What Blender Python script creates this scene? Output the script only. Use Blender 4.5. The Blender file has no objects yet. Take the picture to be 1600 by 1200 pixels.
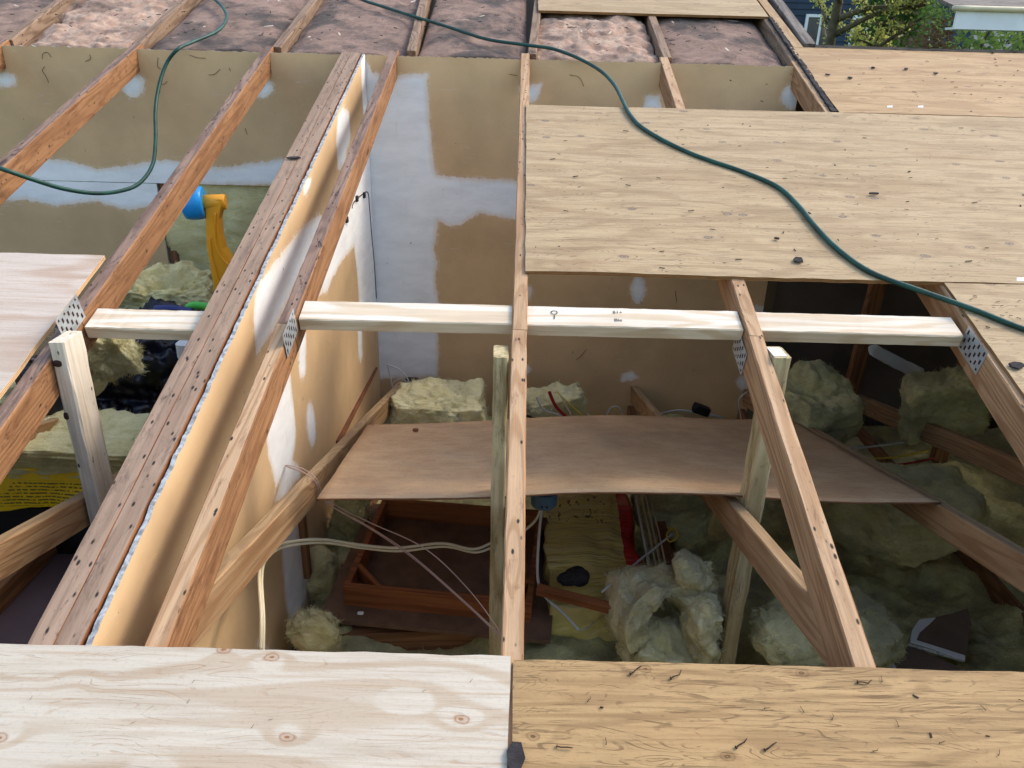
import bpy, math, random
import numpy as np
from mathutils import Vector, Matrix, noise
random.seed(7)
scene = bpy.context.scene
COL = scene.collection

# ------------------------------------------------------------------ camera
PITCH = math.radians(18.43)                       # 4:12 roof rising away from the viewer
TAN, COS, SIN = math.tan(PITCH), math.cos(PITCH), math.sin(PITCH)
D = Vector((0, COS, SIN))                         # up the slope
N = Vector((0, -SIN, COS))                        # roof normal
EYE = N * 1.246                                   # eye height above the sheathing
_d = np.array([25, 1067, -1200.]); _d /= np.linalg.norm(_d)
_x = np.array([1, -.026, -.0023]); _x -= _d * _x.dot(_d); _x /= np.linalg.norm(_x)
_n = np.cross(_x, _d)
ROT = np.array([_x, COS * _d - SIN * _n, SIN * _d + COS * _n])
cam_d = bpy.data.cameras.new('camera'); cam = bpy.data.objects.new('camera', cam_d); COL.objects.link(cam)
cam_d.sensor_width = 36; cam_d.lens = 27.0; cam_d.clip_start = .05; cam_d.clip_end = 2000
cam.matrix_world = Matrix.Translation(EYE) @ Matrix(ROT.tolist()).to_4x4()
scene.camera = cam

# ------------------------------------------------------------------ light
SUN_EL, SUN_AZ = math.radians(45), math.radians(68)      # azimuth from +Y towards +X
world = bpy.data.worlds.new('World'); scene.world = world; world.use_nodes = True
wn = world.node_tree.nodes; wl = world.node_tree.links
sky = wn.new('ShaderNodeTexSky'); sky.sky_type = 'NISHITA'; sky.sun_disc = False
sky.sun_elevation = SUN_EL; sky.sun_rotation = SUN_AZ; sky.air_density = 1.3; sky.dust_density = 2.5
wl.new(sky.outputs[0], wn['Background'].inputs[0]); wn['Background'].inputs[1].default_value = .15
sl = bpy.data.lights.new('sun', 'SUN'); sl.energy = .75; sl.angle = math.radians(11); sl.color = (1, .92, .80)
so = bpy.data.objects.new('sun', sl); COL.objects.link(so)
sv = Vector((math.sin(SUN_AZ) * math.cos(SUN_EL), math.cos(SUN_AZ) * math.cos(SUN_EL), math.sin(SUN_EL)))
so.rotation_euler = sv.to_track_quat('Z', 'Y').to_euler(); so.location = sv * 30
scene.view_settings.view_transform = 'Standard'; scene.view_settings.look = 'None'
scene.view_settings.exposure = 1.24; scene.view_settings.gamma = 1
scene.render.resolution_x = 1024; scene.render.resolution_y = 768
scene.render.engine = 'CYCLES'

# ------------------------------------------------------------------ survey: sight lines met with the planes things lie in
def ray(px, py): return Vector((ROT @ np.array([(px - 800) / 1200, (600 - py) / 1200, -1.])).tolist())
def onP(px, py, p0, nrm):
    r = ray(px, py); return EYE + r * ((Vector(p0) - EYE).dot(nrm) / r.dot(nrm))
def onX(px, py, x): return onP(px, py, (x, 0, 0), Vector((1, 0, 0)))
def onY(px, py, y): return onP(px, py, (0, y, 0), Vector((0, 1, 0)))
def onZ(px, py, z): return onP(px, py, (0, 0, z), Vector((0, 0, 1)))
def RP(x, v, w=0): return Vector((x, 0, 0)) + D * v - N * w          # roof frame: across, up-slope, below sheathing top
def onR(px, py, w=0): return onP(px, py, RP(0, 0, w), N)

# ------------------------------------------------------------------ material helper
class MT:
    def __init__(s, name, rough=.8):
        s.m = bpy.data.materials.new(name); s.m.use_nodes = True
        s.t = s.m.node_tree; s.b = s.t.nodes['Principled BSDF']; s.b.inputs['Roughness'].default_value = rough
        s.b.inputs['Specular IOR Level'].default_value = .3
    def n(s, k, **kw):
        o = s.t.nodes.new('ShaderNode' + k)
        for a, v in kw.items(): setattr(o, a, v)
        return o
    def put(s, sock, v):
        if hasattr(v, 'is_output') or isinstance(v, bpy.types.NodeSocket): s.t.links.new(v, sock)
        else: sock.default_value = v
    def coord(s, scale=(1, 1, 1), rnd=True, off=(0, 0, 0)):
        v = s.n('TexCoord').outputs['Object']
        if rnd:
            i = s.n('ObjectInfo').outputs['Random']; m = s.n('VectorMath', operation='SCALE'); m.inputs[0].default_value = (13, 29, 17); s.put(m.inputs['Scale'], i)
            a = s.n('VectorMath', operation='ADD'); s.put(a.inputs[0], v); s.put(a.inputs[1], m.outputs[0]); v = a.outputs[0]
        if off != (0, 0, 0):
            a = s.n('VectorMath', operation='ADD'); s.put(a.inputs[0], v); a.inputs[1].default_value = off; v = a.outputs[0]
        m = s.n('VectorMath', operation='MULTIPLY'); s.put(m.inputs[0], v); m.inputs[1].default_value = scale
        return m.outputs[0]
    def noise(s, vec, sc=1, det=4, rough=.55, dist=0):
        o = s.n('TexNoise'); s.put(o.inputs['Vector'], vec); o.inputs['Scale'].default_value = sc; o.inputs['Detail'].default_value = det
        o.inputs['Roughness'].default_value = rough; o.inputs['Distortion'].default_value = dist; return o.outputs[0]
    def voro(s, vec, sc=1, rnd=1, out='Distance', dim='3D'):
        o = s.n('TexVoronoi', voronoi_dimensions=dim); s.put(o.inputs['Vector'], vec); o.inputs['Scale'].default_value = sc; o.inputs['Randomness'].default_value = rnd; return o.outputs[out]
    def math(s, op, a, b=0, c=0, clamp=False):
        o = s.n('Math', operation=op); o.use_clamp = clamp
        s.put(o.inputs[0], a); s.put(o.inputs[1], b); s.put(o.inputs[2], c); return o.outputs[0]
    def step(s, v, lo, hi, a=0., b=1.):
        o = s.n('MapRange'); o.interpolation_type = 'SMOOTHSTEP'; s.put(o.inputs[0], v)
        for i, x in enumerate((lo, hi, a, b)): o.inputs[i + 1].default_value = x
        return o.outputs[0]
    def mix(s, f, a, b, mode='MIX'):
        o = s.n('Mix', data_type='RGBA', blend_type=mode); s.put(o.inputs[0], f)
        for i, v in ((6, a), (7, b)):
            if isinstance(v, tuple) and len(v) == 3: v = v + (1,)
            s.put(o.inputs[i], v)
        return o.outputs[2]
    def bump(s, h, st=.3, dist=.01):
        o = s.n('Bump'); o.inputs['Strength'].default_value = st; o.inputs['Distance'].default_value = dist; s.put(o.inputs['Height'], h); s.put(s.b.inputs['Normal'], o.outputs[0])
    def col(s, c):
        if isinstance(c, tuple) and len(c) == 3: c = c + (1,)
        s.put(s.b.inputs['Base Color'], c); return s

def srgb(r, g, b):
    f = lambda c: (c / 255 / 12.92) if c < 10 else ((c / 255 + .055) / 1.055) ** 2.4
    return (f(r), f(g), f(b))

def plain(name, c, rough=.7, var=.25, sc=6, bump=0, metal=0, spec=None):
    m = MT(name, rough); v = m.coord()
    f = m.noise(v, sc, 5)
    m.col(m.mix(m.step(f, .3, .7), tuple(x * (1 - var) for x in c), tuple(min(1, x * (1 + var)) for x in c)))
    m.b.inputs['Metallic'].default_value = metal
    if spec is not None: m.b.inputs['Specular IOR Level'].default_value = spec
    if bump: m.bump(m.noise(v, sc * 8, 4), bump, .004)
    return m.m

def wood(name, light, dark, knot=(.12, .06, .03), dirt=0., dirtc=(.06, .05, .045), spots=0., knots=.1, ring=22., rough=.75, contrast=1., streak=.5):
    """sawn softwood, grain along local x"""
    m = MT(name, rough)
    kv = m.coord((1.6, 5.5, 5.5)); kd = m.voro(kv, 1.3)
    base = m.coord((.55, 7, 7))
    h = m.noise(base, 1.1, 2, .5, .15)
    h = m.math('ADD', h, m.math('MULTIPLY', m.step(kd, .0, .33, 1, 0), .16 if knots else 0))
    r = m.math('SINE', m.math('MULTIPLY', h, ring * 6.283))
    r = m.step(r, -.3, 1., 0, contrast)
    c = m.mix(r, light, dark)
    fine = m.noise(m.coord((3, 170, 170)), 1, 3)
    c = m.mix(m.step(fine, .35, .75, 0, streak), c, tuple(x * .72 for x in light))
    med = m.noise(m.coord((2.5, 62, 62), off=(2, 6, 4)), 1, 5, .65, .3)
    c = m.mix(m.step(med, .48, .68, 0, streak), c, tuple(x * .62 for x in dark))
    blot = m.noise(m.coord((1.1, 4, 4)), 1.7, 5, .6)
    c = m.mix(m.step(blot, .35, .7, 0, .35), c, tuple(x * .7 for x in dark))
    if knots:
        c = m.mix(m.step(kd, knots * .5, knots, .9, 0), c, knot)
    if dirt:
        dn = m.noise(m.coord((2.6, 11, 11)), 2.6, 9, .78, .3)
        c = m.mix(m.step(dn, .66 - dirt * .24, .78 - dirt * .14, 0, .8), c, dirtc)
        d2 = m.noise(m.coord((5, 16, 16), off=(6, 2, 8)), 2.2, 8, .75, .6)
        c = m.mix(m.step(d2, .60 - dirt * .05, .70 - dirt * .05, 0, min(1, dirt * 1.1)), c, tuple(x * .45 for x in dirtc))
    if spots:
        sp = m.math('ADD', m.voro(m.coord((18, 40, 40), off=(3, 5, 1)), 1.35), m.math('MULTIPLY', m.noise(m.coord((60, 90, 90)), 1, 3), .14))
        gate = m.noise(m.coord((3, 3, 3)), 2.5, 2)
        sm = m.math('MULTIPLY', m.step(sp, .17, .29, 1, 0), m.step(gate, .58 - spots * .2, .62 - spots * .2))
        c = m.mix(sm, c, (.025, .018, .014))
    m.col(c); m.bump(m.math('ADD', m.math('MULTIPLY', fine, .6), m.math('ADD', m.math('MULTIPLY', r, .3), med)), .6, .0022)
    return m.m

def plywood(name, light, dark, line, knotc, rings=9., ringw=.35, flecks=.0, cracks=0., stain=0., stainc=(.2, .16, .13), knots=.07, wavy=.2, rough=.75, mottled=.3, checks=0., checkc=(.1, .07, .04)):
    """rotary-cut veneer, face grain along local x"""
    m = MT(name, rough)
    kv = m.coord((2.6, 4.6, 1)); kd = m.voro(kv, 1.6, dim='2D'); kr = m.step(kd, 0, .26, 1, 0)
    h = m.noise(m.coord((.8, 4.6, 1)), 1., 2.5, .5, wavy)
    h = m.math('ADD', h, m.math('MULTIPLY', kr, .06))
    s_ = m.math('SINE', m.math('MULTIPLY', h, rings * 6.283))
    bands = m.step(s_, .1, .98)
    c = m.mix(m.noise(m.coord((.9, 5, 1)), 2.1, 4), light, dark)
    c = m.mix(m.math('MULTIPLY', bands, ringw), c, line)
    fine = m.noise(m.coord((4.5, 150, 1)), 1, 4, .6)
    c = m.mix(m.step(fine, .48, .72, 0, .5), c, line)
    med = m.noise(m.coord((2.2, 34, 1), off=(3, 3, 0)), 1, 5, .62, .25)
    c = m.mix(m.step(med, .46, .74, 0, ringw * .9), c, tuple(x * .82 for x in line))
    pale = m.noise(m.coord((1.6, 15, 1), off=(8, 2, 0)), 1, 5, .6, .3)
    c = m.mix(m.step(pale, .5, .72, 0, .45), c, tuple(min(1, x * 1.12) for x in light))
    mot = m.noise(m.coord((2.2, 6, 1)), 2.6, 7, .68)
    c = m.mix(m.step(mot, .45, .75, 0, mottled), c, tuple(x * .62 for x in dark))
    ht = fine
    if checks:
        h2 = m.noise(m.coord((1.3, 6.5, 1), off=(9, 4, 0)), 1.0, 3, .55, wavy)
        ln = m.step(m.math('SINE', m.math('MULTIPLY', h2, 46 * 6.283)), .72, .98)
        gt = m.math('MULTIPLY', m.step(m.noise(m.coord((6, 30, 1), off=(1, 3, 0)), 1.2, 5, .7), .47, .60), m.step(m.noise(m.coord((1.5, 3, 1), off=(2, 8, 0)), 1.4, 3), .36, .62, .25, 1))
        ck2 = m.math('MULTIPLY', ln, gt); c = m.mix(m.math('MULTIPLY', ck2, checks), c, checkc); ht = m.math('SUBTRACT', ht, m.math('MULTIPLY', ck2, .8))
    if knots:
        wob = m.math('ADD', kd, m.math('MULTIPLY', m.noise(m.coord((22, 22, 1)), 2, 4), .07))
        g = m.step(m.voro(kv, 1.6, 1, 'Color', '2D'), .44, .48)
        k = m.math('MULTIPLY', m.step(wob, knots * .55 + .03, knots + .055, 1, 0), g)
        rr = m.step(m.math('SINE', m.math('MULTIPLY', m.math('ADD', wob, m.math('MULTIPLY', m.noise(m.coord((30, 30, 1)), 2, 3), .02)), 150.)), -.2, .9, .35, 1)
        c = m.mix(m.math('MULTIPLY', k, rr), c, knotc)
    if cracks:
        cr = m.noise(m.coord((13, 210, 1)), 1., 4, .6, .6)
        gate = m.noise(m.coord((2.5, 9, 1)), 1.4, 3)
        ck = m.math('MULTIPLY', m.step(cr, .56, .63), m.step(gate, .34, .60))
        c = m.mix(m.math('MULTIPLY', ck, cracks), c, tuple(x * .30 for x in dark)); ht = m.math('SUBTRACT', ht, ck)
    if flecks:
        fl = m.math('ADD', m.voro(m.coord((10, 24, 1), off=(2, 7, 0)), 1.25, dim='2D'), m.math('MULTIPLY', m.noise(m.coord((45, 90, 1)), 1, 3), .16)); g2 = m.noise(m.coord((4, 4, 1), off=(7, 1, 0)), 2.2, 2)
        f = m.math('MULTIPLY', m.step(fl, .10, .17, 1, 0), m.step(g2, .55, .60))
        c = m.mix(m.math('MULTIPLY', f, flecks), c, (.045, .035, .028))
        sc2 = m.noise(m.coord((5, 60, 1), off=(4, 1, 0)), 1.3, 3, .5, 1.5)
        c = m.mix(m.step(sc2, .68, .73, 0, flecks * .7), c, (.07, .05, .035))
    if stain:
        sn = m.noise(m.coord((.9, 1.6, 1), off=(1, 9, 0)), 1.7, 6, .62)
        c = m.mix(m.step(sn, .52, .74, 0, stain), c, stainc)
    gr = m.noise(m.coord((110, 150, 1)), 1, 3, .7); c = m.mix(m.step(gr, .5, .72, 0, .22), c, tuple(x * .5 for x in dark))
    big = m.noise(m.coord((.7, 1.3, 1), off=(5, 5, 0)), 1.3, 4, .6); c = m.mix(m.step(big, .38, .7, 0, .22), c, tuple(x * .72 for x in light))
    m.col(c); m.bump(m.math('ADD', ht, m.math('MULTIPLY', gr, .4)), .5, .0016)
    return m.m

def ply_edge(name, a, b):
    m = MT(name, .85); z = m.n('SeparateXYZ'); m.put(z.inputs[0], m.n('TexCoord').outputs['Object'])
    st = m.math('SINE', m.math('MULTIPLY', z.outputs[2], 6.283 / .0046))
    c = m.mix(m.step(st, -.4, .4), a, b)
    c = m.mix(m.step(m.noise(m.coord((8, 8, 60)), 3, 5), .45, .75, 0, .7), c, tuple(x * .35 for x in a))
    m.col(c); m.bump(m.noise(m.coord((20, 20, 90)), 3, 3), .5, .002); return m.m

def fibre(name, a, b, dust=(.1, .09, .07), dusty=.25, sc=9):
    """glass-fibre wool: streaky, matt, slightly translucent-looking"""
    m = MT(name, 1.0); m.b.inputs['Specular IOR Level'].default_value = .05
    n1 = m.noise(m.coord((1, 1, 2.2)), sc, 7, .68, .6)
    n2 = m.noise(m.coord((1, 3, 6)), sc * 5, 5, .7, 1.2)
    c = m.mix(m.step(n1, .32, .66), a, b)
    c = m.mix(m.step(n2, .4, .72, 0, .4), c, tuple(x * .72 for x in b))
    n3 = m.noise(m.coord((1, 1, 1), off=(3, 1, 5)), sc * 14, 4, .7, .8)
    c = m.mix(m.step(n3, .5, .7, 0, .35), c, tuple(min(1, x * 1.25) for x in a))
    if dusty:
        c = m.mix(m.step(m.noise(m.coord((1, 1, 1), off=(4, 4, 2)), 4.3, 6, .65), .44, .64, 0, dusty), c, dust)  # grey patches: dust, and on the pink batts painted tree shade too
    m.col(c); m.bump(m.math('ADD', m.math('MULTIPLY', n1, 1.2), m.math('ADD', m.math('MULTIPLY', n2, .7), m.math('MULTIPLY', n3, .6))), 1., .011)
    m.b.inputs['Subsurface Weight'].default_value = .2; m.b.inputs['Subsurface Radius'].default_value = (1, .9, .6); m.b.inputs['Subsurface Scale'].default_value = .025
    m.b.inputs['Sheen Weight'].default_value = .15
    return m.m

def drywall_mat(name, paper, mud):
    m = MT(name, .9)
    at = m.n('Attribute', attribute_name='mud').outputs['Fac']
    e = m.math('ADD', at, m.math('MULTIPLY', m.math('SUBTRACT', m.noise(m.coord((1, 1, 1), False), 38, 6, .7), .5), .022))
    e = m.math('ADD', e, m.math('MULTIPLY', m.math('SUBTRACT', m.noise(m.coord((3, 3, .5), False), 9, 3), .5), .025))
    k = m.step(e, -.002, .004)
    pv = m.noise(m.coord((1, 1, 1), False), 2.6, 5, .6)
    p = m.mix(m.step(pv, .3, .72), paper, tuple(x * .78 for x in paper))
    p = m.mix(m.step(m.noise(m.coord((2, 2, 14), False), 9, 5, .7), .58, .78, 0, .35), p, tuple(min(1, x * 1.35) for x in paper))
    scr = m.noise(m.coord((3, 3, 30), False, (2, 2, 9)), 2.4, 3, .5, 2.)
    p = m.mix(m.step(scr, .69, .71, 0, .5), p, tuple(x * .6 + .25 for x in paper))
    q = m.mix(m.step(m.noise(m.coord((1, 1, 3), False, (9, 0, 0)), 5, 6, .65), .35, .7), mud, tuple(x * .87 for x in mud))
    q = m.mix(m.step(m.noise(m.coord((9, 9, 1.2), False, (2, 0, 4)), 4, 6, .7), .55, .75, 0, .35), q, tuple(x * .5 + y * .4 for x, y in zip(paper, mud)))
    q = m.mix(m.step(e, .0, .03, .45, 0), q, paper)
    dk = m.noise(m.coord((1, 1, 1), False, (1, 7, 3)), 23, 4, .6, 1.5)
    p = m.mix(m.math('MULTIPLY', m.step(e, -.018, 0, 0, .35), m.step(m.noise(m.coord((1, 1, 1), False, (5, 5, 1)), 30, 5, .7), .42, .66)), p, mud)
    c = m.mix(k, p, q); c = m.mix(m.step(dk, .72, .75, 0, .7), c, (.03, .022, .016))
    m.col(c); m.bump(m.math('ADD', m.math('MULTIPLY', k, .5), m.math('MULTIPLY', m.noise(m.coord((1, 1, 4), False), 40, 3), .25)), .35, .002)
    return m.m

# ------------------------------------------------------------------ materials
M = {}
M['chord_side'] = wood('chord_side', srgb(160, 116, 78), srgb(130, 88, 56), knot=srgb(70, 36, 20), spots=.25, knots=.085, ring=16, dirt=.7, dirtc=srgb(96, 58, 36), contrast=.8)
M['chord_top'] = wood('chord_top', srgb(150, 122, 104), srgb(122, 96, 82), knot=srgb(60, 40, 32), dirt=.85, dirtc=srgb(84, 66, 58), spots=1.3, knots=.08, ring=13)
M['chord_pale'] = wood('chord_pale', srgb(192, 158, 122), srgb(168, 130, 94), knot=srgb(80, 44, 26), spots=1.1, knots=.07, ring=15, dirt=.5, dirtc=srgb(120, 82, 62))
M['chord_pale_side'] = wood('chord_pale_side', srgb(174, 134, 96), srgb(146, 104, 70), knot=srgb(96, 50, 24), knots=.10, ring=22, dirt=.1)
M['plate_top'] = wood('plate_top', srgb(162, 136, 114), srgb(138, 112, 92), knot=srgb(90, 70, 60), dirt=.65, dirtc=srgb(96, 78, 68), spots=1.2, knots=.05, ring=6, contrast=.6)
M['plate_side'] = wood('plate_side', srgb(140, 92, 58), srgb(108, 66, 40), knots=0, ring=10)
M['web'] = wood('web', srgb(172, 138, 100), srgb(148, 110, 74), knot=srgb(90, 52, 30), knots=.08, ring=14, dirt=.2, dirtc=srgb(104, 78, 58))
M['web_top'] = wood('web_top', srgb(176, 148, 112), srgb(150, 122, 88), knot=srgb(100, 72, 50), knots=.05, dirt=.45, dirtc=srgb(116, 98, 78), ring=12)
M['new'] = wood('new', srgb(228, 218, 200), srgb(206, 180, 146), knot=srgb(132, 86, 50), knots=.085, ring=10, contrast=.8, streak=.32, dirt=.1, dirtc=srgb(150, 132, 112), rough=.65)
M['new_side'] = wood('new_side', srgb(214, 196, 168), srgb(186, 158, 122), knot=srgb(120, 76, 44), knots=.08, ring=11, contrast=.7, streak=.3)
M['white_post'] = wood('white_post', srgb(226, 212, 192), srgb(206, 186, 160), knot=srgb(70, 34, 30), knots=.07, spots=.12, ring=8, contrast=.5)
M['old_post'] = wood('old_post', srgb(196, 178, 136), srgb(160, 138, 96), knot=srgb(70, 60, 36), knots=.05, dirt=.6, dirtc=srgb(86, 84, 48), ring=8)
M['dark_wood'] = wood('dark_wood', srgb(150, 106, 70), srgb(118, 78, 48), knots=.06, ring=12, dirt=.3)
M['beyond'] = wood('beyond', srgb(150, 124, 100), srgb(118, 92, 72), knot=srgb(70, 46, 34), dirt=.5, dirtc=srgb(78, 62, 54), spots=.9, knots=.07, ring=14)
M['gable'] = wood('gable', srgb(128, 118, 108), srgb(96, 86, 78), dirt=.8, dirtc=srgb(50, 44, 40), spots=.8, knots=.06, ring=10)
M['ply_new'] = plywood('ply_new', srgb(200, 191, 174), srgb(188, 174, 154), srgb(164, 134, 100), srgb(146, 98, 58), rings=10, ringw=.45, knots=.06, checks=.5, checkc=srgb(168, 132, 98), wavy=.35, mottled=.10, rough=.6)
M['ply_pink'] = plywood('ply_pink', srgb(204, 192, 178), srgb(190, 170, 152), srgb(170, 136, 108), srgb(170, 120, 80), rings=5, ringw=.55, knots=.0, wavy=.5, mottled=.12, rough=.6)
M['ply_old'] = plywood('ply_old', srgb(186, 163, 128), srgb(168, 142, 106), srgb(130, 104, 74), srgb(96, 84, 82), rings=7, ringw=.34, checks=.6, checkc=srgb(92, 68, 44), flecks=.8, cracks=.3, stain=.5, stainc=srgb(146, 116, 82), knots=.08)
M['ply_worn'] = plywood('ply_worn', srgb(184, 152, 106), srgb(162, 130, 88), srgb(120, 90, 58), srgb(96, 66, 38), rings=13, ringw=.4, checks=.6, checkc=srgb(88, 62, 38), flecks=.35, cracks=.6, stain=.30, stainc=srgb(160, 116, 66), knots=.05, wavy=.9)
M['ply_stain'] = plywood('ply_stain', srgb(188, 158, 118), srgb(166, 134, 94), srgb(130, 94, 64), srgb(116, 96, 86), rings=8, ringw=.35, flecks=.7, cracks=.4, stain=.55, stainc=srgb(150, 110, 78), knots=.06)
M['edge_old'] = ply_edge('edge_old', srgb(160, 118, 72), srgb(110, 76, 46))
M['edge_new'] = ply_edge('edge_new', srgb(220, 186, 142), srgb(178, 134, 90))
m = MT('hardboard', .75); hbn = m.noise(m.coord((1, 1, 1)), 5, 6, .62)
c = m.mix(m.step(hbn, .3, .7), srgb(204, 170, 130), srgb(182, 146, 108)); c = m.mix(m.step(m.noise(m.coord((2, 14, 1)), 6, 5, .7), .5, .72, 0, .4), c, srgb(132, 98, 70))
c = m.mix(m.step(m.noise(m.coord((1, 1, 1)), 130, 3, .7), .56, .7, 0, .35), c, srgb(110, 80, 56)); c = m.mix(m.step(m.noise(m.coord((9, 2, 1)), 3, 4, .6, 2.), .66, .69, 0, .35), c, srgb(208, 180, 146))
c = m.mix(m.step(m.noise(m.coord((1, 1, 1), off=(3, 3, 0)), 2.2, 5, .6), .55, .7, 0, .3), c, srgb(140, 122, 106)); m.col(c); m.bump(m.noise(m.coord((1, 1, 1)), 160, 3), .25, .001); M['hard'] = m.m
M['hard_edge'] = plain('hardboard_edge', srgb(120, 82, 54), .9, .2, 20)
M['paper'] = drywall_mat('drywall_paper', srgb(216, 181, 136), srgb(244, 244, 242))
M['gypsum'] = plain('gypsum_core', srgb(168, 170, 170), .95, .45, 70, .9)
M['wool'] = fibre('yellow_wool', srgb(248, 238, 184), srgb(230, 216, 148), dusty=.05)
M['wool_green'] = fibre('old_wool', srgb(230, 222, 164), srgb(204, 194, 130), dust=srgb(118, 116, 96), dusty=.45)
M['wool_pale'] = fibre('pale_wool', srgb(250, 242, 196), srgb(232, 220, 158), dust=srgb(130, 124, 96), dusty=.3)
M['pink'] = fibre('pink_wool', srgb(170, 138, 120), srgb(134, 108, 94), dust=srgb(80, 70, 64), dusty=.95, sc=13)  # grey tint is real dust plus dappled tree shade painted into the colour
M['pink_clean'] = fibre('pink_clean', srgb(214, 184, 160), srgb(182, 144, 122), dust=srgb(112, 94, 84), dusty=.7, sc=12)
M['hose'] = plain('hose', srgb(22, 66, 56), .5, .35, 14, .2, spec=.4)
M['plate'] = plain('galvanised', srgb(176, 180, 182), .45, .12, 30, .1, metal=.55)
M['slot'] = plain('slot', srgb(52, 36, 28), .9, .3, 30)
M['rust'] = plain('rusty_steel', srgb(62, 46, 40), .7, .4, 60, metal=.3)
M['chip'] = plain('asphalt', srgb(52, 48, 48), .95, .3, 40, .5)
M['white'] = plain('white_paper', srgb(235, 235, 232), .7, .04)
M['cream'] = plain('cream_cable', srgb(206, 194, 160), .5, .08)
M['greyc'] = plain('grey_cable', srgb(186, 186, 180), .5, .08)
M['pinkc'] = plain('pink_wire', srgb(186, 160, 148), .5, .08)
M['yellowc'] = plain('yellow_wire', srgb(208, 176, 60), .5, .08)
M['redc'] = plain('red_wire', srgb(150, 30, 34), .5, .1)
M['blackc'] = plain('black_wire', srgb(24, 24, 28), .5, .1)
M['bluebox'] = plain('blue_box', srgb(84, 112, 134), .5, .12, 12)
M['hatch'] = wood('hatch_board', srgb(150, 92, 54), srgb(122, 70, 38), knots=0, ring=10, dirt=.15)
M['hatch_ply'] = plain('hatch_panel', srgb(108, 82, 64), .85, .18, 14, .1)
M['orange'] = plain('orange_plastic', srgb(255, 172, 36), .38, .03, spec=.5)
M['blue'] = plain('blue_plastic', srgb(22, 148, 222), .4, .05, spec=.5)
M['green'] = plain('green_plastic', srgb(84, 190, 74), .4, .05, spec=.5)
M['navy'] = plain('navy_plastic', srgb(36, 52, 110), .4, .1, spec=.5)
M['bin'] = plain('grey_bin', srgb(206, 210, 210), .5, .05)
M['blackbag'] = plain('bag_film', srgb(12, 14, 28), .36, .3, 9, .5, spec=.5)
M['tarp'] = plain('plum_sheet', srgb(104, 88, 92), .85, .15, 5)
M['dim'] = plain('dim_board', srgb(92, 82, 74), .95, .2, 3)
M['stick'] = plain('brown_stick', srgb(118, 74, 48), .8, .2, 20)

# ------------------------------------------------------------------ object helpers
def tag(o, label=None, cat=None, group=None, kind=None):
    if label: o['label'] = label
    if cat: o['category'] = cat
    if group: o['group'] = group
    if kind: o['kind'] = kind
    return o
def empty(name, loc, *a, **k):
    o = bpy.data.objects.new(name, None); COL.objects.link(o); o.location = loc; o.empty_display_size = .1
    o['_m'] = 1; del o['_m']
    return tag(o, *a, **k)
def wm(o):
    return (wm(o.parent) if o.parent else Matrix.Identity(4)) @ o.matrix_basis
def place(o, mat, parent):
    if parent: o.parent = parent; o.matrix_basis = wm(parent).inverted() @ mat
    else: o.matrix_basis = mat
def mesh(name, V, F, mats, parent=None, mat=None, idx=None, smooth=False):
    """V local to mat (world matrix)"""
    me = bpy.data.meshes.new(name); me.from_pydata([tuple(v) for v in V], [], F)
    for m in (mats if isinstance(mats, (list, tuple)) else [mats]): me.materials.append(M[m] if isinstance(m, str) else m)
    if idx is not None: me.polygons.foreach_set('material_index', idx)
    if smooth: me.polygons.foreach_set('use_smooth', [True] * len(F))
    me.update()
    o = bpy.data.objects.new(name, me); COL.objects.link(o)
    place(o, mat if mat is not None else Matrix.Identity(4), parent); return o
def frame(a, xdir, up):
    x = Vector(xdir).normalized(); y = Vector(up).cross(x).normalized(); z = x.cross(y)
    return Matrix((( x.x, y.x, z.x, a[0]), (x.y, y.y, z.y, a[1]), (x.z, y.z, z.z, a[2]), (0, 0, 0, 1)))

def board(name, a, b, w, h, up, top, side, parent=None, c=.003, n=14, wob=.0006):
    """sawn stick: a,b are the middle of the upper face at each end"""
    a, b = Vector(a), Vector(b); L = (b - a).length; m = frame(a, b - a, up)
    y, g = w / 2, h
    sec = [(-y + c, 0), (y - c, 0), (y, -c), (y, -g + c), (y - c, -g), (-y + c, -g), (-y, -g + c), (-y, -c)]
    V, F, I = [], [], []
    for i in range(n + 1):
        x = L * i / n
        for (p, q) in sec: V.append((x, p + random.uniform(-wob, wob), q + random.uniform(-wob, wob)))
    for i in range(n):
        for k in range(8):
            k2 = (k + 1) % 8
            F.append((i * 8 + k, i * 8 + k2, i * 8 + 8 + k2, i * 8 + 8 + k)); I.append(0 if k == 0 else 1)
    F.append(tuple(range(7, -1, -1))); I.append(1); F.append(tuple(n * 8 + k for k in range(8))); I.append(1)
    return mesh(name, V, F, [top, side], parent, m, I)

def slab(name, P, nu, nv, t, mats, parent=None, mat=None, jit=0., smooth=False):
    """P(s,q)->Vector local top surface with s,q in 0..1; thickness t along -z local; mats [top, edge]"""
    V, F, I = [], [], []
    for j in range(nv + 1):
        for i in range(nu + 1):
            p = Vector(P(i / nu, j / nv))
            if jit and (i in (0, nu) or j in (0, nv)): p += Vector((random.uniform(-jit, jit), random.uniform(-jit, jit), 0))
            V.append(p)
    k = len(V); V += [p - Vector((0, 0, t)) for p in V]; W = nu + 1
    for j in range(nv):
        for i in range(nu):
            q = (j * W + i, j * W + i + 1, (j + 1) * W + i + 1, (j + 1) * W + i)
            F.append(q); I.append(0); F.append(tuple(k + x for x in reversed(q))); I.append(0)
    ring = [i for i in range(W)] + [j * W + nu for j in range(1, nv + 1)] + [nv * W + i for i in range(nu - 1, -1, -1)] + [j * W for j in range(nv - 1, 0, -1)]
    for a, b in zip(ring, ring[1:] + ring[:1]): F.append((a, k + a, k + b, b)); I.append(1)
    return mesh(name, V, F, mats, parent, mat, I, smooth)

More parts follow.
